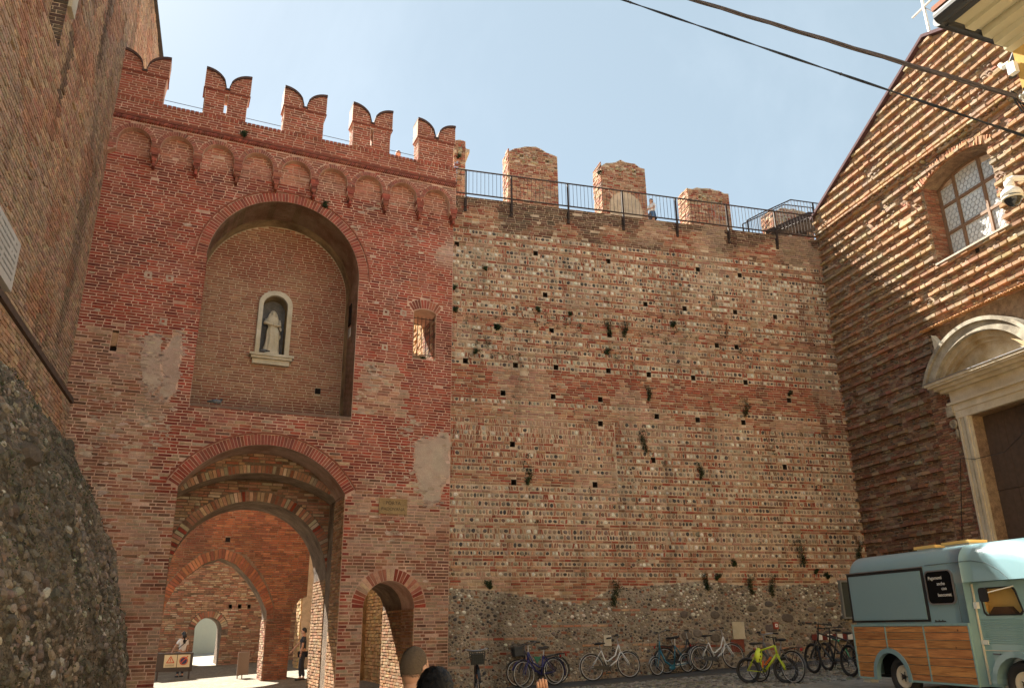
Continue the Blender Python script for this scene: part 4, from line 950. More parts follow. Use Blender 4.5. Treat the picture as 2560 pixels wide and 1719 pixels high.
# portal
pt_ = MB(); CC = 5.15
o_ = arc(CC, 6.28, 1.80, 24, 156, 30); i_ = arc(CC, 6.28, 1.56, 27.5, 152.5, 30)
prism(pt_, C, [o_+i_[::-1]], -.36, .0)
prism(pt_, C, [arc(CC, 6.28, 1.86, 23, 157, 30)+arc(CC, 6.28, 1.77, 24, 156, 30)[::-1]], -.42, -.02)
pt2 = MB(); prism(pt2, C, [arc(CC, 6.28, 1.56, 27, 153, 30)+arc(CC, 6.28, 1.42, 30, 150, 30)[::-1]], -.24, 0); prism(pt2, C, [arc(CC, 6.28, 1.42, 30, 150, 30)+arc(CC, 6.28, 1.34, 32, 148, 30)[::-1]], -.15, 0)
prism(pt2, C, [arc(CC, 6.28, 1.4, 30, 150, 30)], -.05, .01); pt2.build('tympanum', masonry('ochre_stained_stone', (.50, .41, .28), tint2=(.36, .25, .12), amt=.15, sc1=3, bump=.3), chh)
mb = MB(); prism(mb, C, [rect(3.53, 6.77, 7.031, 7.05)], -.48, -.0); mb.build('lead_flashing', plain('lead_sheet', (.22, .22, .23), .5, .3), chh)
pt_.build('pediment', LIMD, chh, label='curved stone pediment over the portal')
mb = MB()
for a, b, c0, c1, p in ((3.55, 6.75, 6.97, 7.03, .46), (3.6, 6.7, 6.92, 6.97, .42), (3.68, 6.62, 6.85, 6.92, .32), (3.76, 6.54, 6.78, 6.85, .22), (3.9, 6.4, 6.52, 6.78, .1), (3.84, 6.46, 6.46, 6.52, .18), (3.93, 6.37, 6.3, 6.46, .12), (3.96, 6.34, 6.121, 6.3, .1)):
    prism(mb, C, [rect(a, b, c0, c1)], -p, .01)
mb.build('entablature', LIME, chh, label='stepped pale stone lintel and cornice of the portal')
for a in (3.97, 6.0):
    mb = MB()
    for u0, u1, p in ((0, .32, .07), (.02, .08, .1), (.13, .19, .09), (.24, .31, .11)): box(mb, C, a+u0+.001, a+u1-.001 if p != .07 else a+.349, -.3, 6.12, -p, .3 if p == .07 else -.05)
    mb.build('door_jamb', LIME, chh)
for a in (3.82,):
    mb = MB(); box(mb, C, a-.05, a+.145, 6.2, 6.45, -.16, .0); ring(mb, C.pt(a+.04, 6.02, -.1), C.n, .08, .035, 14, 6); ring(mb, C.pt(a+.04, 6.02, -.1), C.n, .03, .025, 10, 6); ell(mb, C.pt(a+.07, 5.8, -.06), (.05, .05, .12), 8, 6); mb.build('scroll_bracket', LIMD, chh)
DW = plain('dark_door_wood', (.085, .055, .04), .8, var=.4, vs=10, bump=.5)
dr_ = MB(); box(dr_, C, 4.32, 6.0, -.2, 6.12, .34, .4); dd = dr_.build('door', DW, chh)
for i in range(9):
    a = 4.325+i*.186
    for z0, z1 in ((-.1, 4.375), (4.39, 6.11)):
        mb = MB(); prism(mb, C, [rect(a, a+.178, z0, z1)], .30+.006*R(), .342); mb.build('plank', DW, dd)
mb = MB(); prism(mb, C, [[(3.97, 8.2), (4.14, 7.93), (4.2, 7.75), (4.0, 7.75)]], -.36, -.2); mb.build('acroterion', LIME, chh)
mb = MB(); P = [C.pt(3.9, 5.2, -.12), C.pt(4.3, 5.1, -.14), C.pt(4.9, 5.15, .1), C.pt(6.2, 5.6, -.2)]; path(mb, P, .008, 4); path(mb, [C.pt(3.85, 5.2, -.1), C.pt(3.3, 3.0, -.05)], .008, 4); mb.build('cable', BLKM, chh)
cx = thing('roof_cross', 'white metal cross standing on the church gable', 'cross', C.pt(5.38, 16.1, .1))
WHT = plain('white_painted_metal', (.75, .75, .72), .5)
mb = MB(); bar(mb, C.pt(5.42, 16.05, .1), C.pt(5.42, 17.9, .1), .04, 6); mb.build('upright', WHT, cx)
mb = MB(); bar(mb, C.pt(5.0, 17.0, .1), C.pt(5.84, 17.0, .1), .035, 6); mb.build('cross_arm', WHT, cx)
mb = MB(); bar(mb, C.pt(5.42, 16.98, .1), C.pt(6.3, 15.65, .1), .013, 5); mb.build('stay_rod', IRON, cx)
# ------------------------------------------------------------------ statue
def statue():
    t = thing('statue', 'pale stone statue of a veiled woman standing in the arched niche', 'statue', G.pt(2.17, 8.0, 1.56), G.rot())
    mb = MB(); n = 40; P = [(0, .19, .12), (.08, .185, .12), (.2, .17, .11), (.4, .155, .10), (.55, .15, .095), (.66, .115, .08), (.72, .125, .085), (.82, .15, .09), (.9, .13, .08), (.95, .07, .06), (.98, .055, .055)]
    V_ = []
    for z, a, b in P:
        for j in range(n):
            q = 2*math.pi*j/n; f = 1+(.10*math.sin(q*9+z*3)+.05*math.sin(q*17-z*5))*(1 if z < .62 else .3)
            V_.append((a*f*math.cos(q)+.03*math.sin(z*4), b*f*math.sin(q)-.01, z+.07))
    mb.add(V_, [(i*n+j, i*n+(j+1) % n, (i+1)*n+(j+1) % n, (i+1)*n+j) for i in range(len(P)-1) for j in range(n)])
    ell(mb, (.0, -.015, 1.10), (.052, .06, .075), 14, 10, f=lambda p: 1+.18*max(0, -p.y)*(abs(p.x) < .25)*(abs(p.z+.1) < .25))
    for a in ((.15, 0, .92), (.17, -.06, .78), (.05, -.11, .76)), ((-.15, 0, .92), (-.19, -.05, .83), (-.05, -.12, .78)): tube(mb, a, [.05, .045, .03], 8)
    ell(mb, (.03, -.12, .77), (.035, .02, .03), 8, 6); ell(mb, (-.03, -.125, .785), (.035, .02, .03), 8, 6)
    o = mb.build('figure', LIME, smooth=True); o.parent = t
    mb = MB(); ell(mb, (0, .02, 1.09), (.085, .075, .11), 16, 10, f=lambda p: 1-.25*max(0, -p.y))
    tube(mb, [(.07, .01, 1.1), (.1, .0, .98), (.14, .01, .85), (.2, -.02, .7), (.21, -.02, .5), (.15, -.03, .35)], [.03, .035, .035, .03, .025, .01], 8)
    tube(mb, [(-.07, .01, 1.1), (-.1, .0, .98), (-.16, .01, .88), (-.19, -.03, .8)], [.03, .035, .05, .03], 8)
    o = mb.build('veil', LIME, smooth=True); o.parent = t
    mb = MB(); mb.add([(x, y, z) for z in (-.01, .07) for x, y in ((-.17, -.14), (.19, -.14), (.19, .12), (-.17, .12))], [(0, 1, 2, 3), (4, 7, 6, 5), (0, 4, 5, 1), (1, 5, 6, 2), (2, 6, 7, 3), (3, 7, 4, 0)]); o = mb.build('plinth', LIME); o.parent = t
statue()
def bird(P, rz, label, s=1):
    t = thing('pigeon', label, 'bird', P, rz); mb = MB()
    ell(mb, (0, 0, .09*s), (.11*s, .05*s, .05*s), 10, 8, (.14, .15, .17)); ell(mb, (.1*s, 0, .14*s), (.032*s, .028*s, .03*s), 8, 6, (.06, .075, .08))
    tube(mb, [(-.07*s, 0, .09*s), (-.2*s, 0, .06*s)], [.035*s, .02*s], 6, (.07, .07, .08)); tube(mb, [(.07*s, 0, .1*s), (.1*s, 0, .13*s)], [.03*s, .025*s], 6, (.09, .1, .11))
    bar(mb, (.12*s, 0, .14*s), (.15*s, 0, .13*s), .008*s, 5, (.05, .05, .05), .002)
    for y in (.02, -.02): bar(mb, (0, y*s, .06*s), (0, y*s, 0), .006*s, 4, (.3, .1, .08))
    o = mb.build('body', BR, smooth=True); o.parent = t
bird(G.pt(.98, 6.235, .03), G.rot()+.3, 'grey pigeon perched on the ledge below the big niche')
bird(G.pt(1.98, 7.935, 1.24), G.rot()+2.6, 'dark pigeon sitting on the statue niche sill', .8)
# ------------------------------------------------------------------ van
BLU = plain('pale_blue_paint', (.20, .335, .385), .28, spec=.5, coat=.5, var=.03, vs=1.5); BLU2 = plain('light_blue_trim_lit_cab', (.23, .385, .40), .3, coat=.4, var=.03)  # second blue is lighter, painting sunlight into the cab; also the trim
CRE = plain('cream_rim', (.66, .60, .47), .4); YEL = plain('yellow_sunlit_cab', (.8, .52, .17), .7); 
def wood():
    m, n, b = mat_new('varnished_pine'); N = n.nodes.new; L = n.links.new; tc = N('ShaderNodeTexCoord'); mp = N('ShaderNodeMapping')
    mp.inputs['Rotation'].default_value = (0, 0, -V.rot()); v2 = N('ShaderNodeMapping'); v2.inputs['Scale'].default_value = (2.2, 8, 26)
    L(tc.outputs['Object'], mp.inputs[0]); L(mp.outputs[0], v2.inputs[0]); nn = N('ShaderNodeTexNoise'); nn.inputs['Scale'].default_value = 1.6; nn.inputs['Detail'].default_value = 6; nn.inputs['Distortion'].default_value = .6; L(v2.outputs[0], nn.inputs['Vector'])
    r = N('ShaderNodeValToRGB'); r.color_ramp.elements[0].color = (.28, .11, .035, 1); r.color_ramp.elements[1].color = (.56, .27, .095, 1); r.color_ramp.elements[0].position = .3; r.color_ramp.elements[1].position = .65
    L(nn.outputs['Fac'], r.inputs[0]); vo = N('ShaderNodeTexVoronoi'); vo.inputs['Scale'].default_value = 4.6; L(tc.outputs['Object'], vo.inputs['Vector'])
    k = N('ShaderNodeValToRGB'); k.color_ramp.elements[0].color = (.12, .04, .015, 1); k.color_ramp.elements[1].color = (1, 1, 1, 1); k.color_ramp.elements[0].position = .03; k.color_ramp.elements[1].position = .11; L(vo.outputs['Distance'], k.inputs[0])
    at = N('ShaderNodeAttribute'); at.attribute_name = 'Col'
    m1 = N('ShaderNodeMixRGB'); m1.blend_type = 'MULTIPLY'; m1.inputs[0].default_value = 1; L(r.outputs[0], m1.inputs[1]); L(k.outputs[0], m1.inputs[2])
    m2 = N('ShaderNodeMixRGB'); m2.blend_type = 'MULTIPLY'; m2.inputs[0].default_value = 1; L(m1.outputs[0], m2.inputs[1]); L(at.outputs['Color'], m2.inputs[2])
    L(m2.outputs[0], b.inputs['Base Color']); b.inputs['Roughness'].default_value = .45; return m
PINE = wood()
van = thing('food_van', 'pale blue vintage food van with wooden lower panels parked by the church', 'van', V.pt(-11, .5, .9))
def sect(s):
    e = max(0, -12.30-s)/.22; e = min(e, 1); k = 1-math.sqrt(max(0, 1-e*e)); ins = .16*k; zt = 2.70-.16*k
    if s > -9.3: t = (s+9.3)/.95; zt -= .36*t*t
    ww = 1.8; pts = []
    zs = 2.40-.1*k-(.36*((s+9.3)/.95)**2 if s > -9.3 else 0)
    for q in range(7):
        a = math.pi/2*q/6; pts.append((ins+.27*(1-math.sin(a))*1.0 if 0 else ins+.27*(1-math.cos(a)), zs+(zt-zs-.02)*math.sin(a)))
    for q in (.25, .5, .75): pts.append((ins+.27+(ww-2*ins-.54)*q, zt+.03*(1-abs(q-.5)*2)))
    pts += [(ww-a, z) for a, z in pts[:7][::-1]]
    return ins, pts
def loft(S, zb, name, mat=BLU):
    mb = MB(); rows = []
    for s in S:
        ins, p = sect(s); rows.append([(ins, zb(s))]+p+[(1.8-ins, zb(s))])
    n = len(rows[0]); mb.add([V.pt(s, z, w_) for s, r in zip(S, rows) for w_, z in r], [(i*n+j, i*n+j+1, (i+1)*n+j+1, (i+1)*n+j) for i in range(len(S)-1) for j in range(n-1)]+[tuple(range(n)), tuple((len(S)-1)*n+j for j in range(n))[::-1]])
    o = mb.build(name, mat, van, smooth=False); me = o.data
    for p in me.polygons: p.use_smooth = len(p.vertices) == 4
    return o
S1 = [-12.52, -12.515, -12.50, -12.47, -12.42, -12.36, -12.30, -12.0, -11.5, -11, -10.5, -10.2, -9.93]
loft(S1, lambda s: 1.585, 'upper_body'); loft([-9.9295, -9.7, -9.5, -9.3, -9.2, -9.1, -9.0, -8.9, -8.8, -8.7, -8.6, -8.5, -8.42, -8.35], lambda s: 2.14, 'cab_roof')
cw_, cz_, ro_ = -11.66, .80, .42
def side_poly(r): return [(-12.5, .75), (cw_-math.sqrt(r*r-.0025), .75)]+[(cw_-r*math.cos(a), cz_+r*math.sin(a)) for a in [math.pi*i/16 for i in range(17)]]+[(cw_+math.sqrt(r*r-.0025), .75), (-9.93, .75), (-9.93, 1.585), (-12.5, 1.585)]
mb = MB(); prism(mb, V, [side_poly(.355)], 0, .04); box(mb, V, -12.5, -9.93, .75, 1.584, 1.76, 1.8); box(mb, V, -12.5, -12.46, .8, 1.584, .04, 1.76); box(mb, V, -9.97, -9.93, .75, 1.584, .04, 1.76); mb.build('lower_body', BLU, van)
mb = MB(); box(mb, V, -12.4, -9.98, .76, .80, .3, 1.75); box(mb, V, -12.4, -9.98, .8, 1.5, .42, .44); mb.build('underbody', BLK, van)
mb = MB(); A = [(cw_-.425*math.cos(a), cz_+.425*math.sin(a)) for a in [math.pi*i/20 for i in range(21)]]; B = [(cw_-.352*math.cos(a), cz_+.352*math.sin(a)) for a in [math.pi*i/20 for i in range(21)]]
A = [(A[0][0], .74)]+A+[(A[-1][0], .74)]; B = [(B[0][0], .74)]+B+[(B[-1][0], .74)]; prism(mb, V, [A+B[::-1]], -.04, .0); mb.build('wheel_arch', BLU, van)
seams = [.775, .865, 1.0, 1.11, 1.24, 1.36, 1.47, 1.555]
for (a, b) in ((-12.45, -11.69), (-11.665, -10.84), (-10.815, -9.96)):
    for z0, z1 in zip(seams, seams[1:]):
        zz = [z0+(z1-z0-.008)*k/4 for k in range(5)]
        def xr(z): d = .425**2-(z-cz_)**2; return math.sqrt(d) if d > 0 and z < cz_+.425 else 0
        for sgn in (-1, 1):
            E_ = [(cw_+sgn*xr(z) if z > cz_ else cw_+sgn*.425, z) for z in zz]
            if sgn < 0: pl_ = [(a, zz[0])]+[(min(max(x, a), b), z) for x, z in E_]+[(a, zz[-1])]
            else: pl_ = [(b, zz[0])]+[(min(max(x, a), b), z) for x, z in E_]+[(b, zz[-1])]
            w1 = max(p[0] for p in pl_)-min(p[0] for p in pl_)
            whole = (b < cw_-.43 or a > cw_+.43 or z0 > cz_+.425)
            if whole and sgn > 0: continue
            if whole: pl_ = rect(a, b, zz[0], zz[-1])
            elif w1 < .03: continue
            mb = MB(); c = random.uniform(.82, 1.15); prism(mb, V, [pl_], -.022-.003*R(), -.001, (c, c*random.uniform(.93, 1.03), c)); mb.build('plank', PINE, van)
mb = MB(); box(mb, V, -12.5, -9.94, 1.557, 1.587, -.03, 0); box(mb, V, -12.46, cw_-.42, .745, .773, -.03, 0); box(mb, V, cw_+.42, -9.94, .745, .773, -.03, 0)
for a, b, z in ((-11.69, -11.665, 1.2), (-10.84, -10.815, .773), (-12.485, -12.45, .773), (-9.96, -9.935, .773)): box(mb, V, a, b, z, 1.557, -.029, 0)
mb.build('panel_trim', BLU2, van)
mb = MB(); prism(mb, V, [rect(-12.46, -10.66, 1.615, 2.40), rect(-12.41, -10.71, 1.645, 2.36)], -.012, .0); mb.build('hatch_seal', BLK, van)
mb = MB(); box(mb, V, -12.405, -10.715, 1.65, 2.355, -.022, 0); mb.build('serving_hatch', BLU, van)
mb = MB(); box(mb, V, -12.47, -10.65, 2.402, 2.415, -.025, .01); mb.build('rain_gutter', CHR, van)
rr_ = lambda a, b, c0, c1, r: [p for cx_, cz2, a0 in ((b-r, c1-r, 0), (a+r, c1-r, 90), (a+r, c0+r, 180), (b-r, c0+r, 270)) for p in arc(cx_, cz2, r, a0, a0+90, 5)]
mb = MB(); prism(mb, V, [rr_(-10.615, -10.09, 1.86, 2.33, .07)], -.02, -.0); bb = mb.build('blackboard', plain('blackboard_paint', (.006, .006, .007), .95, spec=.1), van)
mb = MB(); prism(mb, V, [rr_(-10.625, -10.08, 1.85, 2.34, .08), rr_(-10.607, -10.098, 1.868, 2.322, .07)], -.028, 0); mb.build('blackboard_rim', CHR, van)
CHK = plain('white_chalk', (.7, .7, .7), .9)
for s_, u_, z_ in (('Pagamenti', -10.42, 2.23), ('anche', -10.32, 2.145), ('con', -10.27, 2.075), ('bancomat', -10.28, 1.985)):
    text(s_, V, u_, z_, -.0225, .068, CHK, 'chalk_lettering', van, .001)
mb = MB()
for i in range(9): box(mb, V, -10.58+i*.024, -10.565+i*.024, 1.612, 1.625+.012*(i % 3 == 0)+.006*R(), -.006, 0)
box(mb, V, -10.6, -10.36, 1.608, 1.612, -.006, 0); mb.build('script_badge', BLKM, van)
mb = MB(); tube(mb, [V.pt(s, z, -.002) for s, z in ((-10.6, 2.425), (-10.0, 2.43), (-9.7, 2.43), (-9.45, 2.38), (-9.25, 2.27), (-9.12, 2.145))], .006, 5); box(mb, V, -10.07, -10.062, 1.6, 2.14, -.004, 0); mb.build('roof_seam', plain('seam_grey', (.1, .16, .18), .6), van)
mb = MB(); [bar(mb, V.pt(-12.4+i*.12, 1.572, -.034), V.pt(-12.4+i*.12, 1.572, -.028), .006, 6) for i in range(20)]; mb.build('rivet', CHR, van)
mb = MB(); bar(mb, V.pt(-9.72, 1.18, .1), V.pt(-9.6, 1.18, .1), .012, 6); bar(mb, V.pt(-9.72, 1.18, .14), V.pt(-9.72, 1.18, .1), .01, 6); mb.build('door_handle', CHR, van)
# cab
I = .14
cabp = [(-9.93, .75), (-9.70, .75)]+[(-9.28-.40*math.cos(a), .80+.40*math.sin(a)) for a in [math.pi*i/12 for i in range(13)]]+[(-8.85, .75), (-7.95, .75), (-7.9, 1.5), (-8.55, 1.66), (-8.8, 2.14), (-9.93, 2.14)]
wnd = [(-9.72, 1.70), (-9.18, 1.70), (-9.13, 1.74), (-9.20, 2.0), (-9.24, 2.04), (-9.74, 2.04), (-9.78, 2.0), (-9.76, 1.74)]
mb = MB(); prism(mb, V, [cabp, wnd], I, I+.03); prism(mb, V, [cabp], 1.66-.03, 1.66); sides(mb, V, cabp[15:], I+.03, 1.63, closed=False); mb.build('cab', BLU2, van)
mb = MB(); box(mb, V, -9.9, -8.7, 1.3, 2.12, .34, .38); box(mb, V, -9.92, -9.9, 1.3, 2.1, .175, 1.55); mb.build('cab_sunlit_panel', YEL, van)  # panel added close behind the glass, its yellow stands for a sunlit interior
mb = MB(); prism(mb, V, [[(-9.85, 1.4), (-9.3, 1.4), (-9.32, 1.66), (-9.45, 1.80), (-9.7, 1.80), (-9.85, 1.66)]], .24, .33); mb.build('seat', plain('brown_seat', (.12, .06, .03), .8), van)
mb = MB(); prism(mb, V, [[(x+(.02 if x < -9.4 else -.02)*-1, z+(.02 if z > 1.9 else -.02)) for x, z in wnd], wnd], I-.012, I+.002); mb.build('window_seal', BLK, van)
gm, gn, gb = mat_new('tinted_glass'); gb.inputs['Base Color'].default_value = (.9, .8, .6, 1); gb.inputs['Roughness'].default_value = .02; gb.inputs['Base Color'].default_value = (.02, .02, .02, 1); gb.inputs['Alpha'].default_value = .06; gb.inputs['Specular IOR Level'].default_value = .1
mb = MB(); sheet(mb, V, [wnd], I+.015); mb.build('side_window', gm, van)
mb = MB()
for i in range(12): bar(mb, V.pt(-9.86, 1.63-i*.028, I), V.pt(-9.02, 1.63-i*.028, I), .010, 6)
mb.build('corrugation', BLU2, van)
mb = MB(); box(mb, V, -9.915, -9.895, .78, 2.12, I-.02, I); box(mb, V, -9.9, -8.9, 1.22, 1.23, I-.008, I); mb.build('door_edge', CRE, van)
mb = MB(); box(mb, V, -9.9, -9.84, 1.78, 1.87, I-.05, I, ); box(mb, V, -9.92, -9.8, 1.30, 1.36, I-.02, I); mb.build('side_lamp', WHT, van)
mb = MB(); A = [(-9.28-.45*math.cos(a), .80+.43*math.sin(a)) for a in [math.pi*i/16 for i in range(17)]]; B = [(-9.28-.37*math.cos(a), .80+.35*math.sin(a)) for a in [math.pi*i/16 for i in range(17)]]
prism(mb, V, [A+B[::-1]], .0, I+.01); mb.build('front_fender', BLU, van)
mb = MB(); prism(mb, V, [rr_(-9.62, -9.48, 1.86, 2.05, .04)], -.06, -.03); mb.build('wing_mirror', BLKM, van); mb = MB(); bar(mb, V.pt(-9.5, 1.98, -.04), V.pt(-9.2, 2.06, I), .008, 5); mb.build('mirror_arm', WHT, van)
for s_ in (-11.54, -9.27):
    for w_ in (.05, 1.6):
        c = V.pt(s_, .805, w_+.08); mb = MB(); ring(mb, c, V.n, .235, .072, 36, 10, sy=1.15); wh = mb.build('wheel', BLK, van, smooth=True)
        mb = MB(); P = [(.17, -.02), (.165, -.05), (.15, -.045), (.12, -.01), (.09, -.03), (.05, -.035), (.001, -.035)]; n = 28; x = V.d; y = Vector((0, 0, 1))
        for q in range(len(P)): pass
        Vs = [c+x*(r*math.cos(2*math.pi*k/n))+y*(r*math.sin(2*math.pi*k/n))+V.n*d for r, d in P for k in range(n)]
        mb.add(Vs, [(i*n+k, i*n+(k+1) % n, (i+1)*n+(k+1) % n, (i+1)*n+k) for i in range(len(P)-1) for k in range(n)]); mb.build('rim', CRE, wh, smooth=True)
        mb = MB(); bar(mb, c-V.n*.03, c-V.n*.065, .035, 10)
        for k in range(5): a = 2*math.pi*k/5; bar(mb, c-V.n*.03, c-V.n*.045+x*.075*math.cos(a)+y*.075*math.sin(a), .008, 5)
        mb.build('hub', BLKM, wh)
for a, b, z0 in ((-11.62, -11.15, 2.755), (-11.0, -10.42, 2.765)):
    mb = MB(); box(mb, V, a, b, z0, z0+.045, .75, 1.1); mb.build('roof_vent_lid', YEL, van); mb = MB(); box(mb, V, a+.04, b-.04, z0-.06, z0, .78, 1.07); mb.build('roof_vent', WHT, van)
mb = MB(); box(mb, V, -12.49, -12.3, .68, .74, .05, .2); mb.build('rear_step', WHT, van)
# ------------------------------------------------------------------ bicycles
def lb(mb, name, mat, parent, smooth=False):
    o = mb.build(name, mat, None, smooth); o.parent = parent; return o
def bike(P0, P1, label, col, style='city', r=.29, k=.86, lean=-.12, saddle=(.02, .02, .022), guard=None, basket=None, rack=False, rimc=None, tyre=.014, grp='bicycles parked along the town wall', fork=None, h=1):
    d = Vector((P1[0]-P0[0], P1[1]-P0[1], P1[2]-P0[2])); b = d.length; rz = math.atan2(d.y, d.x)
    t = thing('bicycle', label, 'bicycle', P0, 0, grp); t.rotation_mode = 'XYZ'
    x = d.normalized(); y = Vector((0, 0, 1)).cross(x).normalized(); z = x.cross(y); Mx = Matrix((x, y, z)).transposed() @ Matrix.Rotation(lean, 3, 'X'); t.rotation_euler = Mx.to_euler()
    FC = plain('bike_paint', col, .35, coat=.3); GC = plain('guard', guard, .35) if guard else None; RC = plain('rim_metal', rimc or (.5, .5, .5), .35, .6); SD = plain('saddle_vinyl', saddle, .6)
    q = lambda a, c_, y_=0: Vector((a*b, y_, c_))
    hub0, hub1 = q(0, r), Vector((b, 0, r)); bbk = q(.43, r*.87); sc_ = q(.30, r+.40*k*h); ht = q(.79, r+.52*k*h); hb = q(.82, r+.34*k*h); sdl = q(.27, r+.56*k*h); hbr = q(.77, r+.70*k*h)
    mb = MB(); fr = .016
    if style == 'city':
        tube(mb, [ht, q(.66, r+.25*k*h), q(.45, r+.12*k*h), q(.38, r+.15*k*h)], fr); tube(mb, [hb, q(.7, r+.13*k*h), bbk], fr*1.1)
    elif style == 'fold':
        tube(mb, [hb, q(.7, r+.1*k), q(.52, r*.9), q(.40, r*.95)], fr*1.5); ell(mb, q(.5, r*.7), (.1, .015, .05), 10, 6)
    else:
        tube(mb, [ht, sc_], fr*1.15); tube(mb, [hb, bbk], fr*1.5)
    tube(mb, [bbk, sc_], fr); tube(mb, [ht, hb], fr*1.3)
    for s in (-.045, .045):
        tube(mb, [sc_, hub0+Vector((0, s, 0))], fr*.55, 6); tube(mb, [bbk, hub0+Vector((0, s, 0))], fr*.6, 6)
    fr_ = lb(mb, 'frame', FC, t, True)
    mb = MB()
    for s in (-.045, .045): tube(mb, [hb+Vector((0, s*.6, 0)), hub1+Vector((-.02, s, .06)), hub1+Vector((0, s, 0))], fr*(.8 if style != 'mtb' else 1.2), 6)
    lb(mb, 'fork', plain('fork_paint', fork, .4) if fork else FC, t, True)
    for c in (hub0, hub1):
        mb = MB(); ring(mb, c, (0, 1, 0), r-tyre, tyre, 36, 6); tr_ = lb(mb, 'wheel', BLK, t, True)
        mb = MB(); ring(mb, c, (0, 1, 0), r-tyre*2-.006, .009, 36, 5, sy=1.1); lb(mb, 'rim', RC, tr_, True)
        mb = MB(); bar(mb, c+Vector((0, -.03, 0)), c+Vector((0, .03, 0)), .018, 8)
        for i in range(24):
            a = 2*math.pi*i/24; e = Vector((math.cos(a), 0, math.sin(a)))*(r-tyre*2); bar(mb, c+Vector((0, .025*(-1)**i, 0)), c+e, .0016, 3)
        lb(mb, 'spokes', CHR, tr_)
    mb = MB(); tube(mb, [sc_, sdl], fr*.8, 6); lb(mb, 'seat_post', CHR, t)
    mb = MB(); V_ = []
    ell(mb, sdl+Vector((-.03, 0, .015)), (.1, .07, .028), 12, 8); ell(mb, sdl+Vector((.07, 0, .018)), (.09, .028, .02), 10, 6); lb(mb, 'saddle', SD, t, True)
    mb = MB(); tube(mb, [ht, hbr], fr*.85, 6)
    hw = .25 if style != 'mtb' else .3
    if style == 'mtb': hp = [hbr+Vector((-.03, -hw, 0)), hbr+Vector((0, 0, 0)), hbr+Vector((-.03, hw, 0))]
    else: hp = [hbr+Vector((-.16, -hw, .02)), hbr+Vector((-.03, -hw*.9, .03)), hbr+Vector((.02, -.06, 0)), hbr+Vector((.02, .06, 0)), hbr+Vector((-.03, hw*.9, .03)), hbr+Vector((-.16, hw, .02))]
    tube(mb, hp, .012, 6); hbO = lb(mb, 'handlebar', CHR if style != 'mtb' else BLKM, t)
    mb = MB(); 
    for a, c in ((hp[0], hp[1]), (hp[-1], hp[-2])): bar(mb, a, a+(c-a).normalized()*.11, .018, 8)
    lb(mb, 'grip', BLK, hbO)
    mb = MB(); ring(mb, bbk+Vector((0, -.04, 0)), (0, 1, 0), .07*k, .008, 20, 5); bar(mb, bbk+Vector((0, -.06, 0)), bbk+Vector((.06, -.06, -.13)), .009, 5); bar(mb, bbk+Vector((0, .06, 0)), bbk+Vector((-.06, .06, .13)), .009, 5)
    for sg in (-1, 1): mb.add([bbk+Vector((-sg*.06*-1+dx, sg*.06+dy*sg, sg*.13+dz)) for dx, dy, dz in ((-.04, 0, 0), (.04, 0, 0), (.04, .08, 0), (-.04, .08, 0), (-.04, 0, .02), (.04, 0, .02), (.04, .08, .02), (-.04, .08, .02))], [(0, 1, 2, 3), (4, 7, 6, 5), (0, 4, 5, 1), (1, 5, 6, 2), (2, 6, 7, 3), (3, 7, 4, 0)])
    for k_ in range(5): a = 2*math.pi*k_/5; bar(mb, bbk+Vector((0, -.04, 0)), bbk+Vector((.07*k*math.cos(a), -.04, .07*k*math.sin(a))), .006, 4)
    lb(mb, 'crankset', BLKM, t)
    if guard:
        for c, a0, a1 in ((hub0, 20, 200), (hub1, 60, 215)):
            mb = MB(); pp = []; n = 14
            for i in range(n+1):
                a = math.radians(a0+(a1-a0)*i/n) if c is hub0 else math.radians(a0-40+(a1-a0)*i/n)
                for s in (-.026, 0, .026): pp.append(c+Vector(((r+.02-abs(s)*.2)*math.cos(a), s, (r+.02-abs(s)*.2)*math.sin(a))))
            mb.add(pp, [(3*i+j, 3*i+j+1, 3*i+4+j, 3*i+3+j) for i in range(n) for j in (0, 1)]); lb(mb, 'mudguard', GC, t)
        mb = MB(); pts = [hub0+Vector((0, -.05, .03)), bbk+Vector((0, -.05, .045)), bbk+Vector((.06, -.05, 0)), bbk+Vector((0, -.05, -.045)), hub0+Vector((0, -.05, -.03))]; mb.add([p for p in pts]+[p+Vector((0, .02, 0)) for p in pts], [(0, 1, 2, 3, 4), (9, 8, 7, 6, 5)]+[(i, (i+1) % 5, 5+(i+1) % 5, 5+i) for i in range(5)]); lb(mb, 'chain_guard', GC if style == 'fold' else BLKM, t)
    if basket:
        mb = MB(); c = hbr+Vector((.19, 0, -.12)); 
        for z0 in (-.13, -.08, -.03, .02, .07, .11):
            f = .8+.2*(z0+.13)/.24; P = [c+Vector((dx*.13*f, dy*.16*f, z0)) for dx, dy in ((-1, -1), (1, -1), (1, 1), (-1, 1))]; path(mb, P+P[:1], .006, 4)
        for i in range(28):
            e = i % 7/7; sd_ = i//7; a = [(-1+2*e, -1), (1, -1+2*e), (1-2*e, 1), (-1, 1-2*e)][sd_]
            bar(mb, c+Vector((a[0]*.104, a[1]*.128, -.13)), c+Vector((a[0]*.13, a[1]*.16, .11)), .0035, 3)
        V_ = [c+Vector((dx*.1, dy*.124, z0)) for z0 in (-.12, .06) for dx, dy in ((-1, -1), (1, -1), (1, 1), (-1, 1))]; mb.add(V_, QF)
        lb(mb, 'basket', plain('basket', basket, .7), t)
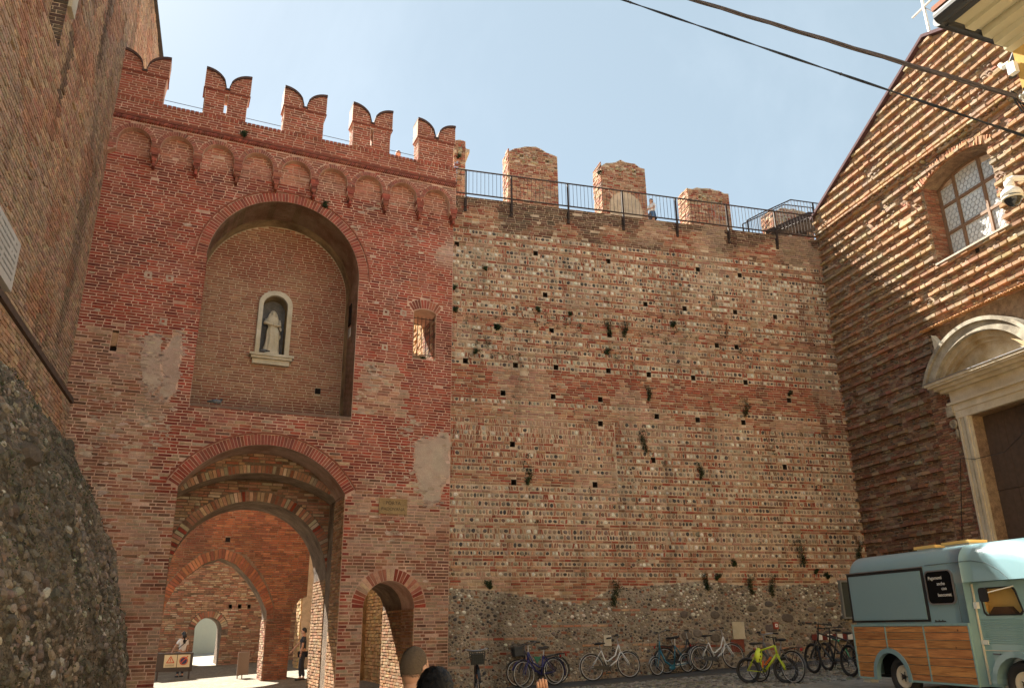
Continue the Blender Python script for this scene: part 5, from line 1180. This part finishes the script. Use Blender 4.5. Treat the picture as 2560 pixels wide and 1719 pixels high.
    if rack:
        mb = MB(); zr = r*2+.05
        for s in (-.05, .05): tube(mb, [sc_+Vector((-.03, s, -.05)), Vector((-.03*b, s, zr)), Vector((-.26*b, s, zr))], .007, 5); bar(mb, hub0+Vector((0, s*1.3, 0)), Vector((-.16*b, s, zr)), .006, 4)
        for e in (0, .1, .2): bar(mb, Vector((-(.05+e)*b, -.05, zr)), Vector((-(.05+e)*b, .05, zr)), .006, 4)
        lb(mb, 'luggage_rack', BLKM, t); mb = MB(); ell(mb, Vector((-.28*b, 0, zr-.03)), (.015, .035, .03), 8, 6); lb(mb, 'rear_reflector', plain('red_reflector', (.45, .01, .01), .3), t)
    return t
def wp(u, w_, dz=0): p = W.pt(u, 0, w_); return (p.x, p.y, gz(p.x, p.y)+.03+dz)
wht = (.62, .63, .63)
b_ = bike(wp(.5, -1.2), wp(.34, -2.1), 'black bicycle with front basket and orange label beside the gate corner', (.015, .015, .018), guard=(.02, .02, .02), basket=(.03, .035, .035), lean=.05)
mb = MB(); box(mb, Pl(0, (0, 0)), 0, 0, 0, 0, 0, 0); mb = MB(); tube(mb, [(.72, 0, .44), (.70, 0, .37)], .035, 8); lb(mb, 'orange_label', plain('orange_sticker', (.75, .26, .02), .5), b_)
bike(wp(2.62, -.22), wp(1.7, -.25), 'dark bicycle with grey bag basket, behind the blue one', (.02, .02, .025), guard=(.05, .05, .055), basket=(.06, .065, .07), lean=.12, rack=True)
bb_ = bike(wp(2.42, -.62), wp(1.66, -.85), 'blue city bicycle with green saddle flap leaning by the wall', (.02, .022, .14), guard=(.03, .035, .2), lean=.10, saddle=(.05, .04, .035), rack=True)
mb = MB(); mb.add([(.30, -.01, .62), (.5, -.01, .64), (.42, -.01, .48), (.30, .01, .62), (.5, .01, .64), (.42, .01, .48)], [(0, 1, 2), (3, 5, 4), (0, 3, 4, 1), (1, 4, 5, 2), (2, 5, 3, 0)]); lb(mb, 'green_flap', plain('green_cloth', (.03, .14, .09), .8), bb_)
bike(wp(3.40, -.42), wp(4.31, -.42), 'white step-through bicycle leaning alone in the middle of the wall', wht, guard=wht, lean=-.12)
bike(wp(5.82, -.35), wp(4.97, -.5), 'teal folding bicycle with small wheels and low frame', (.02, .13, .19), 'fold', r=.205, guard=(.45, .47, .48), lean=.10, h=1.2, rack=False)
bike(wp(5.35, -.2), wp(6.2, -.18), 'black bicycle with dark crate, half hidden behind second white one', (.02, .02, .022), guard=(.02, .02, .02), lean=-.1, rack=True)
bike(wp(6.17, -.45), wp(7.0, -.48), 'white step-through bicycle with black rack and chain guard', wht, guard=wht, lean=-.12, rack=True)
def at(px, py):
    d = (px-1280)/FPX*CR+(859.5-py)/FPX*CU+FW; k = -CAMH/(d.z-.046*d.x-.0168*d.y); return (k*d.x, k*d.y, CAMH+k*d.z)
y0_, y1_ = at(1874, 1708), at(1941, 1713)
yb = bike(y0_, (y0_[0]+.62, y0_[1]-.42, gz(y0_[0]+.62, y0_[1]-.42)), 'lime yellow child mountain bike with a helmet hung on it', (.42, .52, .025), 'mtb', r=.245, lean=-.06, tyre=.026, rimc=(.03, .03, .03), fork=(.42, .52, .025), h=1.0, grp='bicycles standing on the cobbles')
mb = MB(); tube(mb, [(.36, -.012, .34), (.5, -.012, .49)], .02, 6); tube(mb, [(.3, -.01, .3), (.33, -.01, .42)], .018, 6); lb(mb, 'orange_decal', plain('orange_paint', (.55, .12, .02), .4), yb)
mb = MB(); ell(mb, (.0, 0, 0), (.095, .075, .14), 14, 10, f=lambda p: 1 if p.x > -.3 else .8); hm = lb(mb, 'helmet', plain('lime_helmet', (.62, .75, .06), .35), None, True); hm.location = Vector(y0_)+Vector((.2, -.1, .53)); hm.rotation_euler = (0, .2, .4)
tag(hm, 'bright lime helmet hanging from the small yellow mountain bike', 'helmet')
mb = MB()
for z_ in (.06, -.02, -.08): ell(mb, (.0, -.075*math.sqrt(max(.1, 1-(z_/.14)**2)), z_), (.012, .008, .022), 8, 5)
o = lb(mb, 'vent_slot', BLKM, hm)
g0 = at(1986, 1708); bike(g0, (g0[0]-.45, g0[1]+.75, gz(g0[0]-.45, g0[1]+.75)), 'grey city bicycle seen from behind with a red reflector', (.12, .12, .12), guard=(.1, .1, .1), lean=.05, rack=True, grp='bicycles standing on the cobbles', r=.3)
m0, m1 = at(2035, 1683), at(2128, 1692)
mbk = bike(m1, m0, 'black mountain bike with mint green accents behind the van', (.02, .022, .022), 'mtb', r=.31, lean=.06, tyre=.026, rimc=(.03, .03, .03), grp='bicycles standing on the cobbles', h=1.15)
mb = MB(); tube(mb, [(.34, -.02, .68), (.55, -.02, .71)], .018, 6); tube(mb, [(.05, -.05, .36), (.2, -.05, .55)], .008, 6); lb(mb, 'mint_decal', plain('mint_paint', (.06, .5, .28), .4), mbk)
bike((m1[0]+.45, m1[1]+.45, m1[2]+.02), (m0[0]+.5, m0[1]+.5, m0[2]+.02), 'black mountain bike closest to the wall behind the van', (.03, .02, .02), 'mtb', r=.3, lean=-.04, tyre=.026, rimc=(.03, .03, .03), grp='bicycles standing on the cobbles', rack=True)
rk = thing('barrier_plank', 'red and white striped barrier plank behind the black bikes', 'barrier', W.pt(9.9, .75, -.35))
for i in range(9):
    mb = MB(); box(mb, W, 9.45+i*.15, 9.6+i*.15, 1.22, 1.36, -.12, -.1); mb.build('stripe', plain('barrier_red', (.16, .025, .02), .6) if i % 2 == 0 else WHT, rk)
mb = MB(); box(mb, W, 9.5, 9.54, .7, 1.22, -.14, -.1); box(mb, W, 10.6, 10.64, .75, 1.22, -.14, -.1); mb.build('leg', IRON, rk)
rb = thing('wall_alarm_box', 'small red box with white square fixed low on the wall', 'box', W.pt(8.5, 1.55, -.05))
mb = MB(); box(mb, W, 8.43, 8.56, 1.5, 1.66, -.06, .0); mb.build('case', plain('red_box', (.35, .05, .03), .5), rb); mb = MB(); prism(mb, W, [rect(8.465, 8.535, 1.545, 1.625), rect(8.485, 8.515, 1.57, 1.6)], -.066, -.06); mb.build('white_square', WHT, rb)
nb = thing('notice_case', 'tall metal framed notice case on the wall behind the van', 'notice board', W.pt(10.4, 2.2, -.05))
mb = MB(); prism(mb, W, [rect(10.5, 11.0, 1.72, 2.68), rect(10.55, 10.95, 1.77, 2.63)], -.1, .0); mb.build('frame', plain('grey_metal', (.3, .31, .3), .4, .4), nb); mb = MB(); box(mb, W, 10.55, 10.95, 1.77, 2.63, -.06, -.02); mb.build('pane', plain('dark_glass', (.08, .09, .08), .15), nb)
# ------------------------------------------------------------------ house corner, camera, cables
YW = masonry('yellow_render', (.50, .32, .10), tint2=(.46, .28, .085), amt=.06, sc1=4, bump=.15)
CRM = plain('cream_soffit', (.46, .41, .27), .8, var=.1, vs=3); GUT = plain('dark_gutter', (.05, .05, .052), .45, .4)
H = Pl(159.3, (5.81, 7.64)); 
if (H.n.x < 0): H.n = -H.n
hz = 8.0
house = thing('yellow_house', 'yellow rendered house corner with dark gutter at upper right', 'house', H.pt(2, .4, 1))
mb = MB(); box(mb, H, 0, 9, -.5, hz, 0, 6); mb.build('wall', YW, house)
mb = MB(); box(mb, H, -.06, 9, hz+.02, hz+.10, -.86, 6.3); mb.build('soffit', CRM, house)
for k, (w_, z_, h_) in enumerate(((-.12, 7.78, .22), (-.24, 7.84, .16), (-.38, 7.92, .10), (-.62, 7.97, .05))):
    mb = MB(); box(mb, H, -.01-.012*k, 9, z_, z_+h_, w_, w_+.14); mb.build('cornice', CRM, house)
mb = MB(); bar(mb, H.pt(-.11, hz+.07, -.93), H.pt(9, hz+.07, -.93), .085, 14); bar(mb, H.pt(-.11, hz+.06, -.93), H.pt(-.11, hz+.06, 6), .08, 14)
mb.build('gutter', GUT, house); mb = MB(); box(mb, H, -.1, -.06, hz-.04, hz+.14, -.86, 6.2); box(mb, H, -.1, 9, hz-.0, hz+.14, -.88, -.8); mb.build('fascia', GUT, house)
mb = MB(); V4 = [H.pt(-.12, hz+.15, -1.0), H.pt(9, hz+.15, -1.0), H.pt(9, hz+1.6, 3), H.pt(-.12, hz+1.6, 3)]; mb.add(V4+[p+Vector((0, 0, .06)) for p in V4], QF); mb.build('roof', plain('terracotta', (.3, .12, .07), .9), house)
mb = MB(); tube(mb, [H.pt(-.12, hz-.0, .3), H.pt(-.12, hz-.3, .1), H.pt(-.08, hz-.45, .02), H.pt(-.08, 7.5, .02)], .045, 8); mb.build('downpipe', GUT, house)
mb = MB(); tube(mb, [H.pt(-.16, 7.72, -.02), H.pt(-.13, 7.66, -.02), H.pt(-.05, 7.66, -.02)], [.03, .035, .03], 8); box(mb, H, -.06, .03, 7.48, 7.62, -.08, -.01); mb.build('floodlight', WHT, house)
cc = thing('dome_camera', 'white dome security camera on a bracket from the yellow house', 'camera', (5.37, 7.6, 5.9))
cpt = Vector((.706, 1, .564))*7.6+Vector((0, 0, 1.6))
mb = MB(); ell(mb, cpt, (.108, .108, .104), 20, 12, f=lambda p: 1 if p.z > -.15 else .6); bar(mb, cpt+Vector((0, 0, .1)), cpt+Vector((0, 0, .17)), .05, 10); mb.build('housing', WHT, cc, True)
mb = MB(); ell(mb, cpt-Vector((0, 0, .02)), (.087, .087, .105), 18, 12); mb.build('dark_dome', plain('smoked_dome', (.02, .022, .025), .08), cc, True)
mb = MB(); ring(mb, cpt-Vector((0, 0, .035)), (0, 0, 1), .097, .012, 24, 6); mb.build('dome_ring', plain('cream_plastic', (.6, .56, .46), .5), cc, True)
mb = MB(); tube(mb, [cpt+Vector((-.0, 0, .18)), cpt+Vector((.05, 0, .21)), cpt+Vector((.5, .02, .22))], .032, 8); mb.build('bracket', WHT, cc, True)
def raypt(px, py, d): q = ((px-1280)/FPX*CR+(859.5-py)/FPX*CU+FW); return q*(d/q.y)+Vector((0, 0, CAMH))
def onT(px, py):
    q = (px-1280)/FPX*CR+(859.5-py)/FPX*CU+FW; k = (T.O.dot(T.n))/(q.dot(T.n)); return q*k+Vector((0, 0, CAMH))
def cable(A, B, label, strands, r, tw, mat, sag):
    n = 140; L = (B-A).length; d = (B-A).normalized(); x = d.cross(Vector((0, 0, 1))).normalized(); y = d.cross(x); mb = MB()
    for s in range(strands):
        P = []
        for i in range(n+1):
            t = i/n; p = A.lerp(B, t)-Vector((0, 0, sag*4*t*(1-t))); a = t*L*tw*2*math.pi+2*math.pi*s/strands; q = r*1.0 if strands > 1 else 0
            P.append(p+x*math.cos(a)*q+y*math.sin(a)*q)
        tube(mb, P, r, 6)
    o = mb.build('overhead_cable', mat); tag(o, label, 'cable', 'cables strung over the street'); return A, B
anc = raypt(2542, 242, 7.55)
cable(anc, onT(395, -430), 'thick twisted grey brown cable strung across the upper right sky', 3, .0145, .42, plain('grey_cable', (.085, .065, .058), .7), .12)
A, B = cable(raypt(2640, 366, 7.55), onT(395, -415), 'thinner black cable with small knots, the lower of the two', 2, .0085, .5, BLKM, .1)
mb = MB()
for t in (.30, .315, .36, .4, .28, .20, .245, .12):
    p = A.lerp(B, t)-Vector((0, 0, .1*4*t*(1-t))); ell(mb, p, (.022, .022, .018), 6, 4); bar(mb, p, p+Vector((random.uniform(-.03, .03), 0, random.uniform(-.05, .04))), .006, 4)
mb.build('cable_tie', BLKM)
tag(bpy.data.objects['cable_tie'], 'row of small dark ties knotted along the thinner overhead cable', 'cable ties')
bk = thing('cable_bracket', 'tangle of wires and insulators where the cables meet the house', 'bracket', anc)
mb = MB()
for i in range(10):
    a = anc+Vector((random.uniform(-.03, .25), random.uniform(-.05, .05), random.uniform(-.12, .1))); path(mb, [a, a+Vector((random.uniform(-.05, .1), 0, random.uniform(-.15, .1))), a+Vector((random.uniform(0, .15), 0, random.uniform(-.35, -.1)))], .007, 4)
mb.build('wires', BLKM, bk); mb = MB()
for i in range(4): ell(mb, anc+Vector((.05+.05*i, 0, .04*(i % 2))), (.025, .025, .035), 8, 6)
mb.build('insulator', plain('glazed_insulator', (.3, .3, .28), .3), bk)
mb = MB(); tube(mb, [anc+Vector((.03, 0, .0)), anc+Vector((.1, 0, -.1)), anc+Vector((.06, 0, -.3)), anc+Vector((.13, 0, -.45))], .012, 6); mb.build('white_wire', WHT, bk)
# ------------------------------------------------------------------ unseen houses added behind the camera to bounce sun onto the walls
HS = Pl(74.5, (-3, -11))
for i, (u0, wd, hh, col, nm) in enumerate(((-9, 9, 9.5, (.62, .5, .33), 'cream'), (0, 8, 10.5, (.66, .46, .25), 'ochre'), (8, 8, 9, (.64, .55, .44), 'pale pink'), (16, 10, 10, (.64, .52, .3), 'yellow'))):
    t = thing('unseen_bounce_house', nm+' three storey house, unseen, added behind the camera to bounce sunlight', 'house', HS.pt(u0+wd/2, 0, 0), 0, 'unseen houses added for bounce light')
    fl = Pl(74.5, HS.pt(0, 0, -1)[:2]); mt_ = plain('bounce_house_render_'+nm.replace(' ', '_'), col, .9)
    mb = MB(); box(mb, HS, u0, u0+wd, -1, hh, -6, 0); mb.build('wall', mt_, t)  # wall of the added unseen house
    mb = MB(); box(mb, HS, u0-.1, u0+wd+.1, hh+.001, hh+.25, -6.3, .5); mb.build('roof', plain('bounce_house_roof_tiles', (.3, .13, .08), .9), t)  # roof of the added unseen house
    for a in range(3):
        for b in range(3):
            uu = u0+1.2+a*(wd-2.4)/2; zz = 1+b*3
            mb = MB(); box(mb, HS, uu-.5, uu+.5, zz, zz+1.6, .01, .04); mb.build('bounce_house_window', plain('bounce_house_shutter_green', (.05, .1, .07), .6), t)
# ------------------------------------------------------------------ signs in the courtyard
def gl(u, w_): z = .1*min(w_, 9)/9+(.0325*(w_-9) if w_ > 9 else 0); p = G.pt(u, 0, w_); return gz(p.x, p.y)+z
bs = thing('warning_barrier', 'low dark barrier with cream warning signs in the courtyard', 'barrier', G.pt(1.35, .2, 12))
zb = gl(1.35, 12)
mb = MB(); box(mb, G, .7, 1.8, .42, .99, 12, 12.06); box(mb, G, .75, .8, zb, .5, 12, 12.05); box(mb, G, 1.7, 1.75, zb, .5, 12, 12.05); mb.build('board', plain('dark_board', (.05, .035, .03), .6), bs)
for a in (.93, 1.33):
    mb = MB(); box(mb, G, a, a+.38, .55, .93, 11.98, 11.999); sg = mb.build('sign_panel', plain('cream_sign', (.6, .5, .33), .6), bs)
RD = plain('sign_red', (.5, .06, .02), .5)
mb = MB(); prism(mb, G, [[(.99, .68), (1.25, .68), (1.12, .9)], [(1.03, .705), (1.21, .705), (1.12, .86)]], 11.972, 11.98); box(mb, G, 1.11, 1.13, .75, .82, 11.972, 11.98); box(mb, G, 1.11, 1.13, .72, .738, 11.972, 11.98); mb.build('warning_triangle', RD, bs)
mb = MB(); cc0 = (1.52, .74); prism(mb, G, [arc(*cc0, .13, 0, 360, 24)[:-1], arc(*cc0, .105, 0, 360, 24)[:-1]], 11.97, 11.98); prism(mb, G, [[(1.41, .66), (1.43, .64), (1.65, .88), (1.63, .9)]], 11.966, 11.97); mb.build('prohibition_ring', RD, bs)
mb = MB(); prism(mb, G, [arc(*cc0, .1, 0, 360, 20)[:-1]], 11.973, 11.98); mb.build('sign_disc', plain('sign_navy', (.02, .02, .08), .5), bs)
for z_ in (.62, .59): 
    mb = MB(); [box(mb, G, .98+i*.03, .98+i*.03+.02, z_, z_+.012, 11.974, 11.98) for i in range(9)]; mb.build('small_print', BLKM, bs)
bn = thing('side_barrier', 'grey metal board stand at the right edge of pointed arch', 'stand', G.pt(3.2, .15, 10.6))
mb = MB(); box(mb, G, 3.05, 3.13, .3, 1.0, 10.5, 10.56); box(mb, G, 3.13, 3.4, .32, 1.0, 10.52, 10.56); box(mb, G, 3.06, 3.09, .1, .3, 10.5, 10.54); box(mb, G, 3.2, 3.23, .1, .32, 10.5, 10.54); mb.build('panel', plain('brown_panel', (.16, .11, .08), .6), bn)
# ------------------------------------------------------------------ people
SKN = plain('skin', (.46, .26, .18), .6, var=.05); HRB = plain('black_hair', (.012, .012, .014), .55, var=.3, vs=60, bump=.4); HRG = plain('cropped_grey_hair', (.115, .085, .06), .9, var=.3, vs=90, bump=.5); HRR = plain('auburn_hair', (.09, .03, .025), .6)
def skin(J, E, root):
    me = bpy.data.meshes.new('b'); ks = list(J); me.from_pydata([J[k][0] for k in ks], [(ks.index(a), ks.index(b)) for a, b in E], [])
    o = bpy.data.objects.new('b', me); sc.collection.objects.link(o); m = o.modifiers.new('s', 'SKIN'); m.use_smooth_shade = True
    for i, k in enumerate(ks):
        me.skin_vertices[0].data[i].radius = J[k][1] if isinstance(J[k][1], tuple) else (J[k][1], J[k][1]); me.skin_vertices[0].data[i].use_root = (k == root)
    s2 = o.modifiers.new('u', 'SUBSURF'); s2.levels = 2; s2.render_levels = 2
    dg = bpy.context.evaluated_depsgraph_get(); dg.update(); r = bpy.data.meshes.new_from_object(o.evaluated_get(dg)); bpy.data.objects.remove(o)
    V_ = [v.co.copy() for v in r.vertices]; F_ = [tuple(p.vertices) for p in r.polygons]; bpy.data.meshes.remove(r); return V_, F_
def person(loc, rz, h, label, top, bottom, hair=HRB, long_hair=False, short=False, arms=None, skirt=False, hand=None, stride=.0, headturn=0, group=None, strands=0):
    """stands at loc facing local +Y"""
    k = h/1.72; t = thing('person', label, 'person', loc, rz, group)
    a = arms or {'L': ((-.22, .0, 1.15), (-.24, .05, .88)), 'R': ((.22, .0, 1.15), (.24, .05, .88))}
    J = {'pel': ((0, 0, .95), (.15, .11)), 'wai': ((0, 0, 1.1), (.13, .10)), 'che': ((0, .0, 1.3), (.16, .11)), 'nek': ((0, 0, 1.46), .055), 'hd': ((0, .01, 1.58), .06),
         'shL': ((-.16, 0, 1.40), .065), 'elL': (a['L'][0], .042), 'wrL': (a['L'][1], .028), 'shR': ((.16, 0, 1.40), .065), 'elR': (a['R'][0], .042), 'wrR': (a['R'][1], .028),
         'hiL': ((-.09, 0, .88), .09), 'knL': ((-.1, .03+stride*.5, .48), .058), 'anL': ((-.1, stride-.02, .09), .038), 'toL': ((-.1, stride+.13, .035), .032),
         'hiR': ((.09, 0, .88), .09), 'knR': ((.1, .03-stride*.3, .48), .058), 'anR': ((.1, -stride-.02, .09), .038), 'toR': ((.1, -stride+.13, .035), .032)}
    E = [('pel', 'wai'), ('wai', 'che'), ('che', 'nek'), ('nek', 'hd'), ('che', 'shL'), ('shL', 'elL'), ('elL', 'wrL'), ('che', 'shR'), ('shR', 'elR'), ('elR', 'wrR'), ('pel', 'hiL'), ('hiL', 'knL'), ('knL', 'anL'), ('anL', 'toL'), ('pel', 'hiR'), ('hiR', 'knR'), ('knR', 'anR'), ('anR', 'toR')]
    sc2 = lambda J_: {q: (tuple(c*k for c in p), tuple(e*k for e in r) if isinstance(r, tuple) else r*k) for q, (p, r) in J_.items()}
    Vb, Fb = skin(sc2(J), E, 'pel'); mb = MB(); mb.add(Vb, Fb)
    hc = Vector((0, .015, 1.615))*k; Rm = Matrix.Rotation(headturn, 3, 'Z')
    def hf(p):
        f = 1
        if p.y > 0 and p.z < 0: f -= .10*(-p.z)*abs(p.x)
        if p.y > .75 and abs(p.x) < .22 and -.3 < p.z < .12: f += .13
        if p.y > .6 and abs(p.z-.08) < .12 and .2 < abs(p.x) < .5: f -= .06
        if p.y > .7 and abs(p.z+.48) < .07 and abs(p.x) < .35: f += .04
        return f
    ell(mb, hc, (.074*k, .092*k, .112*k), 28, 22, f=hf, mat=Rm)
    for s in (-1, 1): ell(mb, hc+Rm @ Vector((s*.078*k, -.005*k, -.01*k)), (.012*k, .024*k, .034*k), 8, 8, mat=Rm)
    for sd_ in ('L', 'R'):      # palms and five fingers
        e, w_ = Vector(a[sd_][0])*k, Vector(a[sd_][1])*k; d = (w_-e).normalized(); sidev = d.cross(Vector((0, 1, 0)));
        if sidev.length < .2: sidev = Vector((1, 0, 0))
        sidev.normalize(); nrm = d.cross(sidev).normalized(); p0 = w_+d*.02*k
        tube(mb, [w_, w_+d*.03*k, w_+d*.09*k], [.026*k, .033*k, .03*k], 8)
        for i, L in enumerate((.062, .074, .078, .068)):
            b0 = w_+d*.085*k+sidev*(i-1.5)*.018*k; tube(mb, [b0, b0+d*L*.5*k+nrm*.008*k, b0+d*L*.9*k+nrm*.022*k], [.0095*k, .0088*k, .007*k], 6)
        b0 = w_+d*.03*k+sidev*.028*k; tube(mb, [b0, b0+(d+sidev*.9)*.03*k, b0+(d*1.3+sidev)*.045*k+nrm*.01*k], [.012*k, .0105*k, .008*k], 6)
    lb(mb, 'body', SKN, t, True)
    mb = MB()
    for s in (-1, 1): ell(mb, hc+Rm @ Vector((s*.03*k, .083*k, .008*k)), (.011*k, .006*k, .007*k), 8, 6)
    lb(mb, 'eyes', plain('eye_dark', (.03, .02, .02), .3), t)
    # hair
    mb = MB(); gr = 1.02 if short else 1.13
    ell(mb, hc+Rm @ Vector((0, -.012*k, .012*k)), (.076*k*gr, .088*k*gr, .113*k*gr), 28, 18, f=lambda p: (1+(.025*noise.noise(p*6) if not short else .004*noise.noise(p*9))) if (p.z > -.5+.9*max(0, p.y+.25)) else .80, mat=Rm)
    if long_hair:
        tube(mb, [hc+Rm @ Vector((0, -.04*k, .03*k)), hc+Rm @ Vector((0, -.09*k, -.08*k)), hc+Rm @ Vector((0, -.10*k, -.22*k)), hc+Rm @ Vector((0, -.1*k, -.34*k))], [.08*k, .085*k, .07*k, .04*k], 14)
    hO = lb(mb, 'hair', hair, t, True)
    if strands:
        mb = MB()
        for i in range(strands):
            q = Vector((random.gauss(0, 1), random.gauss(0, 1)-.35, random.gauss(0, 1)+.5)).normalized()
            if q.z < -.45 or (q.y > .35 and q.z < .45): continue
            p = hc+Rm @ Vector((q.x*.077*gr, q.y*.09*gr-.012, q.z*.113*gr+.012))*k; L_ = (.010 if short else random.uniform(.015, .04))*k
            dn = (Vector((q.x*.3, -.25, -.9))+Vector((random.gauss(0, .35), random.gauss(0, .35), random.gauss(0, .25)))); dn = (dn-dn.dot(q)*q*.85).normalized(); sd3 = q.cross(dn).normalized()*(.0012 if short else .0022)
            mb.add([p-sd3, p+sd3, p+dn*L_*.6+q*L_*.18+sd3*.7, p+dn*L_+q*L_*.1], [(0, 1, 2, 3)])
        o3 = lb(mb, 'hair_strands', hair, hO); o3['kind'] = 'stuff'
    g = 1.16
    JT = {'pel': (J['pel'][0], (.165, .125)), 'wai': (J['wai'][0], (.15, .118)), 'che': (J['che'][0], (.178, .128)), 'nk': ((0, 0, 1.42), .075)}
    ET = [('pel', 'wai'), ('wai', 'che'), ('che', 'nk')]
    for sd_, s in (('L', -1), ('R', 1)):
        JT['sh'+sd_] = (J['sh'+sd_][0], .078); sh = Vector(J['sh'+sd_][0]); el_ = Vector(J['el'+sd_][0]); JT['sl'+sd_] = (tuple(sh.lerp(el_, .75)), .062); ET += [('che', 'sh'+sd_), ('sh'+sd_, 'sl'+sd_)]
    Vt, Ft = skin(sc2(JT), ET, 'pel'); mb = MB(); mb.add(Vt, Ft); lb(mb, 'shirt', top, t, True)
    mb = MB()
    if skirt:
        n = 24; P = [(.66, .21, .18), (.8, .19, .16), (.95, .17, .135), (1.06, .145, .12)]
        mb.add([(a_*k*(1+.06*math.sin(7*q))*math.cos(q), b__*k*(1+.06*math.sin(7*q))*math.sin(q), z*k) for z, a_, b__ in P for q in [2*math.pi*j/n for j in range(n)]], [(i*n+j, i*n+(j+1) % n, (i+1)*n+(j+1) % n, (i+1)*n+j) for i in range(3) for j in range(n)])
        lb(mb, 'skirt', bottom, t, True)
    else:
        JP = {'pel': (J['pel'][0], (.165, .125)), 'hiL': (J['hiL'][0], .1), 'knL': (J['knL'][0], .074), 'anL': ((J['anL'][0][0], J['anL'][0][1], .12), .056), 'hiR': (J['hiR'][0], .1), 'knR': (J['knR'][0], .074), 'anR': ((J['anR'][0][0], J['anR'][0][1], .12), .056)}
        Vt, Ft = skin(sc2(JP), [('pel', 'hiL'), ('hiL', 'knL'), ('knL', 'anL'), ('pel', 'hiR'), ('hiR', 'knR'), ('knR', 'anR')], 'pel'); mb.add(Vt, Ft); lb(mb, 'trousers', bottom, t, True)
    mb = MB()
    for an in ('anL', 'anR'):
        x, y, z = J[an][0]; ell(mb, (x*k, (y+.06)*k, .04*k), (.048*k, .13*k, .045*k), 10, 8)
    lb(mb, 'shoes', WHT if skirt else BLK, t, True)
    return t
DEN = plain('blue_denim', (.05, .12, .24), .85); NAV = plain('navy_cloth', (.03, .035, .05), .85); WSH = plain('white_cotton', (.7, .68, .68), .85); GRY = plain('grey_cloth', (.12, .12, .12), .9)
person((-.53, 4.47, .03), -.55, 1.47, 'man with cropped greying hair seen from behind at the bottom edge', GRY, NAV, HRG, short=True, headturn=0, group='onlookers at the bottom edge', strands=6000)
person((-.35, 3.74, .02), -.3, 1.40, 'person with dark tousled hair in front of cropped haired man', NAV, NAV, HRB, group='onlookers at the bottom edge', strands=7000)
person((.34, 3.52, .07), .3, 1.12, 'child mostly below the frame with one raised hand', WSH, DEN, HRB, arms={'L': ((-.28, .05, 1.68), (-.36, .0, 1.92)), 'R': ((.22, 0, 1.15), (.24, .05, .88))}, group='onlookers at the bottom edge')
pw = W.pt(6.38, 12.78, .75); wk = person(pw, W.rot()+math.pi/2+.35, 1.12, 'woman in blue dungaree dress walking behind the wall railing', WSH, DEN, HRR, skirt=True, arms={'L': ((-.22, .1, 1.16), (-.1, .3, 1.08)), 'R': ((.2, .12, 1.16), (.1, .3, 1.1))}, stride=.06)
mb = MB(); prism(mb, Pl(0, (0, 0)), [[(0, 0)]*3], 0, 0); mb = MB(); n = 20
ell(mb, (.0, -.14, .78*.65), (.06, .15, .12), 14, 10); bg_ = lb(mb, 'handbag', plain('dark_bag', (.05, .045, .065), .7), None, True); bg_.location = pw+W.d*.1; bg_.rotation_euler = (0, 0, W.rot()-math.pi/2+.2); tag(bg_, 'dark round handbag slung at the hip of walking woman', 'handbag')
ph = G.pt(5.03, 12.72, .9); person(ph, G.rot()+math.pi, 1.42, 'person with head showing above the gate parapet between merlons', plain('purple_shirt', (.2, .06, .16), .8), NAV, plain('brown_hair', (.12, .05, .035), .7), headturn=.2)
pz = G.pt(1.49, gl(1.49, 13), 13); wb = person(pz, G.rot()+.5, 1.42, 'woman with black hair in white top behind warning barrier', WSH, NAV, HRB, long_hair=True, arms={'L': ((-.25, .08, 1.2), (-.3, .2, 1.0)), 'R': ((.22, 0, 1.15), (.24, .05, .88))})
mb = MB(); tube(mb, [(.1, -.12, 1.22), (-.05, -.13, 1.05), (-.2, -.06, .9)], .014, 6); lb(mb, 'shoulder_strap', BLKM, wb)
pm = G.pt(4.62, gl(4.62, 8), 8); person(pm, G.rot()+1.3, 1.45, 'person in dark clothes standing in shade at the right archway', NAV, NAV, HRB, arms={'L': ((-.22, .0, 1.15), (-.24, .05, .88)), 'R': ((.25, .2, 1.2), (.28, .4, .98))}, stride=.05)
